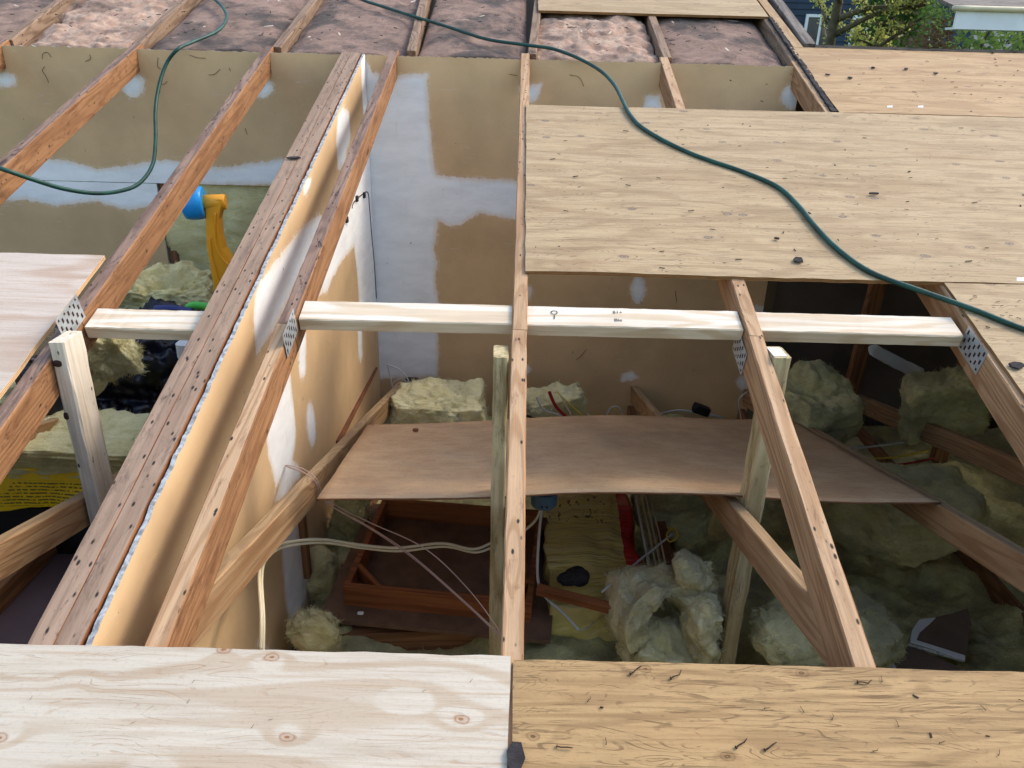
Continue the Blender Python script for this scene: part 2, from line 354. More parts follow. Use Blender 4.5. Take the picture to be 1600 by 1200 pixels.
ROOFM = frame((0, 0, 0), (1, 0, 0), N)
def roof_sheet(name, x0, x1, v0, v1, top, edge, label, t=.0125, warp=.002, lift=0., skew=0., parent=None):
    m = ROOFM.copy(); m.translation = RP((x0 + x1) / 2, (v0 + v1) / 2)
    lx, lv = x1 - x0, v1 - v0; sd = random.random() * 50
    def P(s, q):
        x = (s - .5) * lx + skew * (q - .5); y = (q - .5) * lv
        return (x, y, lift + warp * noise.noise((x * 1.7 + sd, y * 1.7, sd)))
    o = slab(name, P, max(4, int(lx / .05)), max(4, int(lv / .05)), t, [top, edge], parent, m, .0018)
    return tag(o, label, 'plywood') if label else o

def smoothpts(pts, n=8):
    pts = [Vector(p) for p in pts]; out = []
    for i in range(len(pts) - 1):
        p0, p1, p2, p3 = pts[max(0, i - 1)], pts[i], pts[i + 1], pts[min(len(pts) - 1, i + 2)]
        for k in range(n):
            t = k / n; out.append(.5 * ((2 * p1) + (p2 - p0) * t + (2 * p0 - 5 * p1 + 4 * p2 - p3) * t * t + (3 * p1 - p0 - 3 * p2 + p3) * t ** 3))
    return out + [pts[-1]]
def tube(name, pts, r, mat, parent=None, n=8, sides=8, smooth_path=True, flat=1., label=None, cat=None, rad=None, group=None):
    P = smoothpts(pts, n) if smooth_path else [Vector(p) for p in pts]
    org = P[0].copy(); V, F = [], []; ref = Vector((0, 0, 1))
    for i, p in enumerate(P):
        t = (P[min(i + 1, len(P) - 1)] - P[max(i - 1, 0)]).normalized()
        if abs(t.dot(ref)) > .95: ref = Vector((1, 0, 0)) if abs(t.x) < .9 else Vector((0, 1, 0))
        u = (ref - t * ref.dot(t)).normalized(); w = t.cross(u); ref = u
        rr = r if rad is None else r * (rad[0] + (rad[1] - rad[0]) * i / (len(P) - 1))
        for k in range(sides):
            a = 6.2832 * k / sides; V.append(p - org + (u * math.cos(a) + w * math.sin(a) * flat) * rr)
    for i in range(len(P) - 1):
        for k in range(sides):
            k2 = (k + 1) % sides; F.append((i * sides + k, i * sides + k2, (i + 1) * sides + k2, (i + 1) * sides + k))
    F.append(tuple(range(sides - 1, -1, -1))); F.append(tuple((len(P) - 1) * sides + k for k in range(sides)))
    o = mesh(name, V, F, mat, parent, Matrix.Translation(org), smooth=True)
    return tag(o, label, cat, group) if label else o

def lump(name, c, size, mat, label=None, cat='insulation', rot=(0, 0, 0), seed=0, n=34, box=.55, amp=.16, freq=3.2, fib=700, flen=.03, parent=None, shape=None, layer=.0, group=None, octv=5):
    """torn wool / soft lump: superellipsoid, fractally displaced, with loose fibres standing off the surface"""
    V, F, key = [], [], {}
    def vid(p):
        k = (round(p[0], 5), round(p[1], 5), round(p[2], 5))
        if k not in key: key[k] = len(V); V.append(Vector(p))
        return key[k]
    for ax in range(3):
        for sg in (-1, 1):
            for i in range(n):
                for j in range(n):
                    q = []
                    for (di, dj) in ((0, 0), (1, 0), (1, 1), (0, 1)):
                        p = [0, 0, 0]; p[ax] = sg; p[(ax + 1) % 3] = (2 * (i + di) / n - 1) * 1.; p[(ax + 2) % 3] = (2 * (j + dj) / n - 1); q.append(vid(p))
                    F.append(tuple(q) if sg > 0 else tuple(reversed(q)))
    sx, sy, sz = size; nd = []
    for p in V:
        u = p.normalized(); b = p.lerp(u * 1.0, 1 - box)
        nd.append(u); p.x, p.y, p.z = b.x * sx / 2, b.y * sy / 2, b.z * sz / 2
        if shape: p.x, p.y, p.z = shape(p.copy())
    ms = min(sx, sy, sz)
    for p, u in zip(V, nd):
        q = Vector((p.x * freq / .3 + seed * 7.3, p.y * freq / .3, p.z * freq / .3 + seed)) * .3
        d = noise.fractal(q, .85, 2.1, octv) * .55 if octv != 6 else noise.turbulence(q, octv, False, noise_basis='PERLIN_ORIGINAL', amplitude_scale=.55, frequency_scale=2.2) - .5
        if fib: d += (.010 * noise.fractal(p * 13 + Vector((seed, 0, 0)), .8, 2.1, 3) + .0035 * noise.noise(p * 75) + .0025 * noise.noise(p * 140)) / (amp * ms * 1.6)
        if layer: d += layer * noise.noise((p.x * 4 + seed, p.y * 4, p.z * 90))
        p += u * d * amp * ms * 1.6
    I = [0] * len(F)
    rnd = random.Random(seed + 11); nv = len(V)
    for _ in range(fib):
        if _ % 9 == 0: k0_ = rnd.randrange(nv); cd_ = Vector((rnd.gauss(0, 1), rnd.gauss(0, 1), rnd.gauss(0, .6)))
        k = min(nv - 1, k0_ + rnd.randrange(3)); p = V[k] + Vector((rnd.gauss(0, .003), rnd.gauss(0, .003), rnd.gauss(0, .003))); u = nd[k]
        dr = (u * .45 + cd_ * .6 + Vector((rnd.gauss(0, 1), rnd.gauss(0, 1), rnd.gauss(0, .6))) * .35).normalized(); L = flen * rnd.uniform(.3, 1.3)
        sdv = dr.cross(Vector((rnd.gauss(0, 1), rnd.gauss(0, 1), rnd.gauss(0, 1)))).normalized() * .0009
        b = len(V); mid = p + dr * L * .55 + Vector((0, 0, -L * .05)); e = p + dr * L + Vector((rnd.gauss(0, 1), rnd.gauss(0, 1), rnd.gauss(0, 1))) * L * .25
        V.extend([p - sdv, p + sdv, mid + sdv * .8, mid - sdv * .8, e]); F.append((b, b + 1, b + 2, b + 3)); F.append((b + 3, b + 2, b + 4)); I += [0, 0]
    from mathutils import Euler
    o = mesh(name, V, F, mat, parent, Matrix.Translation(c) @ Euler(rot).to_matrix().to_4x4(), I, True)
    return tag(o, label, cat, group) if label else o

def sdpoly(P, poly):
    """signed distance (inside positive) of Nx2 points to a polygon"""
    poly = np.array(poly); d = np.full(len(P), 1e9); ins = np.zeros(len(P), bool)
    for a, b in zip(poly, np.roll(poly, -1, 0)):
        e = b - a; w = P - a; t = np.clip((w @ e) / max(e @ e, 1e-12), 0, 1); d = np.minimum(d, np.linalg.norm(w - t[:, None] * e, axis=1))
        c = (a[1] > P[:, 1]) != (b[1] > P[:, 1])
        with np.errstate(divide='ignore', invalid='ignore'): xi = a[0] + (P[:, 1] - a[1]) / (b[1] - a[1]) * (b[0] - a[0])
        ins ^= c & (P[:, 0] < xi)
    return np.where(ins, d, -d)
def ell(cx, cy, rx, ry, n=20, tilt=0.):
    return [(cx + rx * math.cos(a) * math.cos(tilt) - ry * math.sin(a) * math.sin(tilt), cy + rx * math.cos(a) * math.sin(tilt) + ry * math.sin(a) * math.cos(tilt)) for a in [6.2832 * k / n for k in range(n)]]

def drywall(name, P, nu, nv, tvec, axes, polys, parent, edgejit=.004):
    """P(s,q) world; q=1 is the top edge; tvec thickness; polys: joint compound outlines in the two world axes"""
    V = [Vector(P(i / nu, j / nv)) for j in range(nv + 1) for i in range(nu + 1)]; W = nu + 1
    for i in range(W): V[nv * W + i].z += random.uniform(-edgejit, edgejit * .4)
    org = V[0].copy(); k = len(V); T = Vector(tvec)
    VV = [v - org for v in V] + [v - org + T for v in V]; F, I = [], []
    flip = (V[1] - V[0]).cross(V[W] - V[0]).dot(T) > 0
    for j in range(nv):
        for i in range(nu):
            q = (j * W + i, j * W + i + 1, (j + 1) * W + i + 1, (j + 1) * W + i)
            if flip: q = q[::-1]
            F += [q, tuple(k + x for x in reversed(q))]; I += [0, 0]
    ring = [i for i in range(W)] + [j * W + nu for j in range(1, nv + 1)] + [nv * W + i for i in range(nu - 1, -1, -1)] + [j * W for j in range(nv - 1, 0, -1)]
    for a, b in zip(ring, ring[1:] + ring[:1]): F.append((a, k + a, k + b, b) if not flip else (b, k + b, k + a, a)); I.append(1)
    o = mesh(name, VV, F, ['paper', 'gypsum'], parent, Matrix.Translation(org), I)
    pts = np.array([[v[axes[0]], v[axes[1]]] for v in V]); sd = np.full(len(pts), -.2)
    for pl in polys: sd = np.maximum(sd, sdpoly(pts, pl))
    sd = np.clip(sd, -.2, .2)
    at = o.data.attributes.new('mud', 'FLOAT', 'POINT'); at.data.foreach_set('value', np.concatenate([sd, np.full(len(pts), -.2)]).astype(np.float32))
    return o

# ================================================================== SETTING
FLOOR = -.70
WALLY = 3.527
g = mesh('ground', [(-400, -200, -4), (400, -200, -4), (400, 900, -4), (-400, 900, -4)], [(0, 1, 2, 3)], plain('lawn', srgb(84, 96, 52), .95, .3, .6)); tag(g, kind='structure')
def box(name, x0, x1, y0, y1, z0, z1, mat, parent=None):
    V = [(x, y, z) for z in (z0, z1) for y in (y0, y1) for x in (x0, x1)]
    c = Vector(((x0 + x1) / 2, (y0 + y1) / 2, z0)); V = [Vector(v) - c for v in V]
    return mesh(name, V, [(0, 2, 3, 1), (4, 5, 7, 6), (0, 1, 5, 4), (2, 6, 7, 3), (1, 3, 7, 5), (0, 4, 6, 2)], mat, parent, Matrix.Translation(c))
tag(box('attic_floor', -3.6, 3.9, -1.2, 3.52, FLOOR - .05, FLOOR, 'tarp'), kind='structure')
# outer walls of the house that close the roof space
hw = empty('house_wall', (0, -1.2, -4), 'dim outer walls of the stripped house carrying the roof', 'house wall')
box('side_wall', 3.75, 3.9, -1.19, 3.8, -4, 1.0, 'dim', hw); box('side_wall', -3.75, -3.6, -1.19, 3.5, -4, .0, 'dim', hw)
box('front_wall', -3.75, 3.9, -1.35, -1.2, -4, -.5, 'dim', hw); box('rear_wall', 1.42, 3.74, 3.62, 3.78, -4, 1.16, 'dim', hw)
box('inner_ceiling', -3.6, 1.40, 3.62, 6.2, 1.0, 1.02, 'dim', hw)
box('rear_wall', -3.6, 1.40, 6.2, 6.3, -4, 2.0, 'dim', hw)

# ------------------------------------------------------------------ back wall of drywall
def YP(pts): return [(onY(x, y, WALLY).x, onY(x, y, WALLY).z) for x, y in pts]
mudB = [YP(p) for p in [
    [(-60, 256), (0, 255), (60, 246), (110, 252), (150, 263), (200, 258), (260, 248), (300, 254), (345, 262), (390, 256), (440, 248), (470, 250), (470, 286), (430, 289), (290, 290), (262, 318), (200, 329), (150, 315), (90, 322), (40, 312), (-60, 318)],
    ell(8, 125, 18, 12), [(188, 122), (200, 113), (218, 114), (227, 128), (222, 148), (205, 154), (190, 142)], ell(410, 138, 18, 15),
    [(560, 60), (572, 96), (582, 112), (600, 118), (668, 114), (669, 150), (672, 190), (679, 262), (683, 273), (720, 277), (815, 282), (840, 284), (838, 346), (800, 343), (750, 333), (720, 352), (700, 354), (685, 345), (682, 372), (678, 390), (684, 410), (681, 440), (686, 470), (684, 590), (590, 592), (560, 500)],
    [(810, 136), (830, 132), (847, 130), (845, 148), (833, 160), (815, 155)], [(1008, 148), (1030, 149), (1036, 175), (1004, 172)], ell(1236, 152, 15, 20),
    ell(997, 453, 13, 22), [(968, 592), (975, 582), (990, 580), (998, 590), (985, 595), (970, 597)], ell(820, 577, 9, 9), [(1172, 486), (1178, 476), (1200, 478), (1206, 492)], [(818, 446), (834, 448), (826, 470), (818, 478)], ell(1160, 598, 9, 12)]]
bw = empty('drywall_wall', (-.7, WALLY, FLOOR), 'bare tan drywall wall with white joint compound closing the far end', 'wall')
ZT = 1.164
XC = -1.80
def rect(x0, x1, z0, z1): return lambda s, q: (x0 + (x1 - x0) * s, WALLY, z0 + (z1 - z0) * q)
drywall('drywall_panel', rect(-3.6, -.735, .545, ZT), 190, 48, (0, .0125, 0), (0, 2), mudB, bw)
drywall('drywall_panel', rect(-3.6, XC, FLOOR, .542), 110, 80, (0, .0125, 0), (0, 2), mudB, bw, .0)
drywall('drywall_panel', rect(-.733, 1.335, FLOOR, ZT), 180, 160, (0, .0125, 0), (0, 2), mudB, bw)
drywall('drywall_panel', rect(XC + .05, -.84, FLOOR, .085), 60, 50, (0, .0125, 0), (0, 2), [ell(XC + .03, .05, .06, .06)], bw, .003)
board('stud', (XC + .028, WALLY + .014, FLOOR), (XC + .028, WALLY + .014, .56), .04, .089, (0, -1, 0), 'dark_wood', 'dark_wood', bw)
for x in (-3.2, -2.5, -.60, .0, .6, 1.30): board('stud', (x, WALLY + .016, FLOOR), (x, WALLY + .016, 1.12), .04, .085, (0, -1, 0), 'dark_wood', 'dark_wood', bw)
board('wall_plate', (-3.6, WALLY + .06, 1.155), (1.34, WALLY + .06, 1.155), .089, .038, (0, 0, 1), 'dark_wood', 'dark_wood', bw)
lump('insulation_batt', (-1.32, WALLY + .06, .26), (.95, .09, .72), 'wool', 'yellow-green wool batt filling the open wall bay behind the orange toy', seed=41, n=30, box=.9, amp=.5, freq=5, fib=500, flen=.02)

for k, P_ in enumerate([[(70, 104), (66, 110), (71, 118), (76, 129)], [(66, 92), (67, 84), (74, 82), (80, 89)], [(140, 85), (141, 92), (133, 96)], [(247, 90), (246, 103), (251, 108)], [(246, 128), (255, 132), (261, 127)], [(248, 130), (250, 145)], [(296, 86), (308, 90), (321, 91)], [(326, 117), (335, 116), (344, 108)], [(358, 106), (360, 111)], [(383, 200), (386, 210)], [(890, 117), (905, 121), (912, 135)], [(795, 116), (808, 118)], [(1000, 470), (1003, 476)], [(900, 562), (908, 556), (916, 546)], [(1055, 455), (1057, 472)], [(540, 260), (552, 272)]]):
    tube('dark_thread', [onY(x, y, WALLY - .004) for x, y in P_], .0011, 'rust', bw, n=4, sides=5)
# ------------------------------------------------------------------ partition wall running up the slope
PX = -.722
def XP(pts): return [(onX(x, y, PX).y, onX(x, y, PX).z) for x, y in pts]
Z1 = lambda P: [(380 + x * .45, 80 + y * .45) for x, y in P]
Z2 = lambda P: [(330 + x * .375, 560 + y * .375) for x, y in P]
mudP = [XP(p) for p in [
    Z1([(343, 195), (368, 205), (374, 300), (350, 400), (328, 415), (322, 300), (328, 230)]),
    Z1([(258, 570), (215, 600), (165, 660), (110, 730), (60, 800), (42, 850), (33, 930), (45, 1062), (110, 960), (240, 700), (300, 700), (310, 560)]),
    Z1([(445, 340), (400, 440), (340, 540), (255, 600), (200, 860), (250, 858), (290, 838), (310, 790), (345, 725), (385, 680), (396, 780), (402, 860), (396, 960), (400, 1060), (408, 1085), (415, 1060), (412, 960), (470, 965), (478, 860), (462, 600), (452, 480)]),
    Z1([(408, 0), (430, 0), (445, 60), (440, 330), (470, 600), (490, 960), (470, 960), (440, 500), (425, 330), (412, 150)]),
    Z1(ell(206, 1045, 13, 92, 24, .05)), Z1(ell(222, 470, 9, 32, 20, .35)),
    Z2([(290, 40), (325, -20), (335, 130), (350, 250), (354, 300), (350, 360), (340, 420), (362, 442), (376, 490), (335, 540), (300, 590), (262, 604), (286, 512), (267, 554), (258, 480), (237, 410), (231, 330), (215, 255), (240, 150)]),
    Z2([(290, 760), (385, 640), (402, 900), (396, 1020), (360, 1080), (330, 1128), (308, 1010), (298, 880)]),
    Z2(ell(416, 275, 19, 95, 24, -.06)), Z2(ell(380, 30, 16, 55, 20)), Z2(ell(714, 140, 8, 30)), Z2([(185, 1200), (200, 1165), (225, 1170), (240, 1215)])]]
pw = empty('partition_wall', (PX, 1.5, FLOOR), 'stud partition with weathered double top plate and broken drywall edge', 'wall')
def PW(s, q):
    y = .1 + (WALLY - .004 - .1) * s; zt = y * TAN - .004 + .004 * noise.noise((y * 9, 0, 3)) + .003 * noise.noise((y * 31, 5, 3))
    return (PX, y, FLOOR + (zt - FLOOR) * q)
drywall('drywall_panel', PW, 300, 110, (-.0105, 0, 0), (1, 2), mudP, pw, .003)
for x in (-.7625, -.8095):
    board('top_plate', RP(x, .2, .003), RP(x, 3.715, .003), .0466, .038, N, 'plate_top', 'plate_side', pw, n=60, wob=.0007, c=.0013)
for y in (.4, .8, 1.2, 1.6, 2.0, 2.4, 2.8, 3.2): board('stud', (-.797, y, FLOOR), (-.797, y, y * TAN - .06), .089, .038, (0, -1, 0), 'dark_wood', 'dark_wood', pw)
# saw-cut access panel in the drywall by the corner
cut = Z1([(378, 545), (384, 525), (410, 500), (432, 490), (438, 540), (446, 640), (455, 740), (462, 858)])
tube('saw_cut', [onX(x, y, PX + .001) for x, y in cut], .0028, 'slot', pw, n=4, sides=5)
for (x, y) in [(354, 560), (360, 585), (395, 512), (420, 500)]:
    lump('torn_paper', onX(380 + x * .45, 80 + y * .45, PX + .004), (.012, .03, .028), 'chip', seed=x, n=5, fib=0, parent=pw)

# ------------------------------------------------------------------ roof trusses
def webz(y): return .124 - .253 * (y - 1.09)
def gang_plate(c, side, parent):
    """punched connector plate on the side of a chord; side=+1 faces +X"""
    m = frame(c, D, Vector((side, 0, 0)))
    L, H_, t = .118, .076, .0014; nx, ny = 15, 11; V, F = [], []
    W = nx + 1
    for j in range(ny + 1):
        for i in range(nx + 1): V.append(((i / nx - .5) * L, (j / ny - .5) * H_, t + random.uniform(-.0003, .0003)))
    hole = lambda i, j: (i % 2 == 1) and j % 4 in ((1, 2) if (i // 2) % 2 == 0 else (3, 0)) and 0 < j < ny - 1
    S, SF = [], []
    for j in range(ny):
        for i in range(nx):
            q = (j * W + i, j * W + i + 1, (j + 1) * W + i + 1, (j + 1) * W + i)
            if hole(i, j):
                b = len(S); S += [(V[k][0], V[k][1], t - .0009) for k in q]; SF.append((b, b + 1, b + 2, b + 3))
                # the raised burr of the punched tooth
                b = len(S); x0, y0 = V[q[0]][0], V[q[0]][1]; e = .0022
                S += [(x0, y0, t), (x0 + e, y0, t), (x0 + e, y0 + .004, t + .003), (x0, y0 + .004, t + .003)]; SF.append((b, b + 1, b + 2, b + 3))
            else: F.append(q)
    p = mesh('connector_plate', V, F, 'plate', parent, m)
    mesh('punched_slot', S, SF, 'slot', p, m)
def truss(x0, x1, label, tops=('chord_top', 'chord_side'), lower=None, plate=None, v0=.3, web=True, vend=3.785):
    xa = lambda v: x0 + (x1 - x0) * (v - .7) / 3.
    root = empty('roof_truss', RP(x0, v0), label, 'truss', 'roof trusses at even spacing')
    sp = 1.63; lo = lower or tops
    board('top_chord', RP(xa(v0), v0, .009), RP(xa(sp) , sp - .001, .009), .041, .098, N, lo[0], lo[1], root, n=30)
    board('top_chord', RP(xa(sp) + .0015, sp + .001, .009), RP(xa(vend), vend, .009), .041, .098, N, tops[0], tops[1], root, n=40)
    if web:
        ya, yb = .745, WALLY - .01
        board('web', (xa(ya), ya, webz(ya)), (xa(yb), yb, webz(yb)), .036, .089, (0, .245, .97), 'web_top', 'web', root, n=30)
        board('bottom_chord', (xa(.3), .05, FLOOR + .09), (xa(3), WALLY - .01, FLOOR + .09), .036, .088, (0, 0, 1), 'dark_wood', 'dark_wood', root)
    for (px, py, side) in (plate or []):
        X = xa(sp) + side * .022; gang_plate(onX(px, py, X), side, root)
    return root
truss(-2.44, -2.45, 'leftmost roof truss, just entering at the upper left', web=True)
truss(-1.81, -1.815, 'orange roof truss crossed by the hanging green hose at left', web=True)
truss(-1.165, -1.19, 'orange roof truss beside the pale leaning post and pinkish plywood', plate=[(110, 498, 1)])
truss(-.612, -.594, 'orange roof truss right against the drywall partition', tops=('chord_top', 'chord_side'), lower=('chord_pale', 'chord_side'), plate=[(453, 520, 1)])
truss(.016, .030, 'roof truss running straight up the middle, half under the plywood', tops=('chord_pale', 'chord_pale_side'), lower=('chord_pale', 'chord_pale_side'))
truss(.637, .690, 'pale roof truss right of centre with mossy post beside it', tops=('chord_pale', 'chord_pale_side'), lower=('chord_pale', 'chord_pale_side'), plate=[(1156, 549, -1)])
truss(1.247, 1.315, 'roof truss at the right edge of the opening under old plywood', tops=('chord_pale', 'chord_pale_side'), plate=[(1520, 547, -1)])
truss(1.85, 1.90, 'shadowed roof truss farthest right beneath the plywood', tops=('chord_pale', 'chord_pale_side'))

# ------------------------------------------------------------------ sheathing
s_new = roof_sheet('plywood_sheet', -2.43, .012, -.53, .686, 'ply_new', 'edge_new', 'pale new plywood sheet with round knots at the lower left')
s_worn = roof_sheet('plywood_sheet', .017, 2.455, -.53, .681, 'ply_worn', 'edge_old', 'cracked weathered plywood sheet with bent nails at the lower right')
s_pink = roof_sheet('plywood_sheet', -3.6, -1.205, .72, 1.925, 'ply_pink', 'edge_new', 'pinkish new plywood sheet at the left frame edge')
s_big = roof_sheet('plywood_sheet', .036, 2.476, 1.90, 3.145, 'ply_old', 'edge_old', 'large old plywood sheet under the green hose, right of centre', warp=.005, skew=.0)
s_low = roof_sheet('plywood_sheet', 1.262, 3.70, .684, 1.897, 'ply_old', 'edge_old', 'old plywood sheet right of the opening, below the large sheet')
s_up = roof_sheet('plywood_sheet', 1.335, 3.70, 3.149, 3.95, 'ply_stain', 'edge_old', 'stained plywood strip along the far roof edge at the right')
s_far = roof_sheet('plywood_sheet', .10, 1.345, 4.44, 5.66, 'ply_old', 'edge_old', 'plywood sheet at the top, beyond the pink insulation')
s_right = roof_sheet('plywood_sheet', 2.480, 3.70, 1.901, 3.145, 'ply_old', 'edge_old', 'plywood sheet beyond the large sheet, off to the right')
box('roof_edge', 1.46, 3.9, 3.75, 3.79, .95, 1.262, 'gable', hw)

# blocking of new white lumber between the trusses
def block(xa, xb, v, w, label, va=0):
    return tag(board('blocking', RP(xa, v, w), RP(xb, v + va, w), .089, .038, N, 'new', 'new_side', None, n=20), label, 'lumber', 'new white blocking between trusses')
b1 = block(-1.143, -.835, 1.662, .03, 'short new white blocking between left truss and partition plate')
b2 = block(-.580, .0, 1.712, .022, 'new white blocking between the partition truss and the middle truss', .004)
b3 = block(.042, .632, 1.714, .022, 'new white blocking with black grade stamp right of the middle truss', .002)
b4 = block(.676, 1.232, 1.714, .022, 'new white blocking at the right with dark burnt-looking knot', .0)

# posts
def post(x, y, z0, z1, w, d, mats, label, lean=(0, 0), name='post'):
    r = board(name, (x, y, z0), (x + lean[0], y + lean[1], z1), w, d, (0, -1, 0), mats, mats, None, n=24, wob=.0016, c=.004)
    return tag(r, label, 'post')
p1 = post(-1.122, 1.385, FLOOR + .0, .498, .040, .089, 'white_post', 'whitish post nailed to the left truss above the yellow bag', (-.006, 0))
p2 = post(-.026, 1.43, FLOOR, .472, .038, .089, 'old_post', 'grey weathered post tight against the middle truss')
p3 = post(.690, 1.44, FLOOR, .487, .044, .085, 'old_post', 'mossy old post with a white sticker on top', (.004, 0))
post(1.79, 3.30, FLOOR, .95, .07, .05, 'dark_wood', 'brown post in the dark space behind the right blocking', (.04, 0))
post(2.16, 3.00, FLOOR, .95, .07, .05, 'dark_wood', 'brown post in the dark nearest the right-hand connector plate', (.03, 0))
box('sticker', .674, .708, 1.45, 1.51, .4875, .489, 'white', p3)

M['knot'] = plain('dark_knot', srgb(58, 34, 28), .85, .3, 40)
def spot(name, c, size, parent, seed, rot=(0, 0, 0)): lump(name, c, size, 'knot', None, None, rot, seed, 8, .2, .25, 9, 0, parent=parent)
spot('knot', onR(1286, 522, .045), (.022, .012, .05), b4, 3); spot('knot', onR(1060, 515, .040), (.018, .010, .02), b3, 5); spot('knot', onR(262, 516, .05), (.02, .012, .022), b1, 6)
spot('knot', onY(90, 568, 1.386), (.022, .010, .018), p1, 4); spot('knot', onY(104, 650, 1.386), (.012, .010, .020), p1, 7)
# ------------------------------------------------------------------ upper roof beyond the wall
bx = [(-3.07, -3.1), (-2.44, -2.51), (-1.825, -1.845), (-1.158, -1.145), (-.515, -.54), (.062, .098), (.711, .716), (1.325, 1.345)]
bl = ['outermost', 'second', 'third', 'fourth', 'fifth', 'sixth', 'seventh', 'last']
for (a, b), w in zip(bx, bl):
    tag(board('upper_rafter', RP(a, 3.79, .012), RP(a + (b - a) * 3, 6.2, .012), .042, .13, N, 'beyond', 'beyond', None, n=40), 'weathered rafter beyond the drywall wall, %s from the left' % w, 'rafter', 'rafters beyond the wall')
batt_l = ['grey dusty, shade-tinted pink batt at the far upper left', 'torn fluffy pink batt in the upper left bay', 'dusty, shade-tinted pink batt under the hose loop', 'smooth dusty pink batt left of the hose', 'smooth dusty pink batt crossed by the long hose', 'fluffy whitish pink batt below the far plywood', 'dusty pink batt littered with chips in the corner bay']
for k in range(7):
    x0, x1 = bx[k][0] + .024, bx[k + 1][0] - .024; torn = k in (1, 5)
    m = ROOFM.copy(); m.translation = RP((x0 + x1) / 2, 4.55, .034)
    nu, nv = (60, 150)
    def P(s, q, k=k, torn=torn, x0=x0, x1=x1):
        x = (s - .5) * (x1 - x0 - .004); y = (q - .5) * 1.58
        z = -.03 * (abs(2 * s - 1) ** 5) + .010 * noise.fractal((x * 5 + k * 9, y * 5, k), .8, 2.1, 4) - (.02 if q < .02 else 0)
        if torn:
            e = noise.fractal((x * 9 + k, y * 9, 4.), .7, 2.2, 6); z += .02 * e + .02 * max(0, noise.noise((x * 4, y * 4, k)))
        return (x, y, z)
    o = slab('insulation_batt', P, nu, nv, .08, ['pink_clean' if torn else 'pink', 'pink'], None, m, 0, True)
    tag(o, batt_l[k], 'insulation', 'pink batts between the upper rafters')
gb = empty('gable_trim', RP(1.42, 3.96), 'weathered gable edge boards beside the corner bay', 'trim')
board('edge_board', RP(1.44, 3.97, -.012), RP(1.50, 6.2, -.012), .055, .14, N, 'gable', 'gable', gb, n=30)
board('sheathing_strip', RP(1.378, 3.955, 0), RP(1.39, 6.2, 0), .05, .0125, N, 'ply_stain', 'edge_old', gb, n=20, c=.001)
board('felt_strip', RP(1.318, 3.16, -.001), RP(1.352, 4.43, -.001), .022, .012, N, 'chip', 'chip', gb, n=60, wob=.003, c=.001)

# ================================================================== THINGS IN THE ROOF SPACE
# loose wool over the ceiling, right of the partition
def heap(name, x0, x1, y0, y1, nx, ny, base, mat, label, seed, fib=60000, amp=.075):
    V, F = [], []
    for j in range(ny + 1):
        for i in range(nx + 1):
            x = x0 + (x1 - x0) * i / nx; y = y0 + (y1 - y0) * j / ny
            z = base + amp * noise.fractal((x * 2.6 + seed, y * 2.6, 1.), .9, 2.1, 5) + .022 * noise.fractal((x * 10, y * 10, seed), .8, 2.1, 4) + .003 * noise.noise((x * 60, y * 60, 2.))
            z += .035 * max(0, noise.cell_vector((x * 3.1 + noise.noise((x * 6, y * 6, 0)) * .5, y * 2.3, 0)).x - .55)
            edge = min(x - x0, x1 - x, y - y0, y1 - y); z -= max(0, .06 - edge) * 1.2
            V.append(Vector((x - x0, y - y0, max(z, FLOOR + .004) - FLOOR)))
    for j in range(ny):
        for i in range(nx): a = j * (nx + 1) + i; F.append((a, a + 1, a + nx + 2, a + nx + 1))
    nv = len(V); r = random.Random(seed)
    for _ in range(fib):
        p = V[r.randrange(nv)]; d = Vector((r.gauss(0, 1), r.gauss(0, 1), abs(r.gauss(0, .7)))).normalized() * r.uniform(.01, .04)
        s = d.cross(Vector((r.gauss(0, 1), r.gauss(0, 1), r.gauss(0, 1)))).normalized() * .0008; b = len(V)
        V += [p - s, p + s, p + d]; F.append((b, b + 1, b + 2))
    o = mesh(name, V, F, mat, None, Matrix.Translation((x0, y0, FLOOR)), smooth=True)
    return tag(o, label, 'insulation', kind='stuff')
heap('loose_insulation', -.70, 3.7, .25, WALLY - .01, 330, 250, -.675, 'wool_green', 'dusty loose wool insulation spread between the joists', 3)

# hardboard lying on the truss webs
WN = Vector((0, .253, 1)).normalized(); WP = (0, 1.09, .1265)
cs = [onP(x, y, WP, WN) for x, y in ((495, 780), (1470, 787), (1236, 655), (575, 664))]
hm = frame(cs[0], (1, 0, 0), WN); hi = hm.inverted(); lc = [hi @ c for c in cs]
def HB(s, q):
    p = lc[0].lerp(lc[1], s).lerp(lc[3].lerp(lc[2], s), q)
    return (p.x, p.y, .002 + .026 * math.sin(math.pi * min(1, max(0, s * 1.15 - .08))) ** 2 + .004 * noise.noise((p.x * 3, p.y * 3, 0)))
tag(slab('hardboard_sheet', HB, 60, 24, .0055, ['hard', 'hard_edge'], None, hm, .001, True), 'brown hardboard sheet lying across the truss webs', 'hardboard')
lump('leaf_debris', cs[3].lerp(cs[0], .12) + Vector((.2, 0, .012)), (.022, .014, .009), 'stick', 'curled dry leaf on the back edge of the hardboard', 'debris', seed=5, n=7, amp=.5, fib=0)

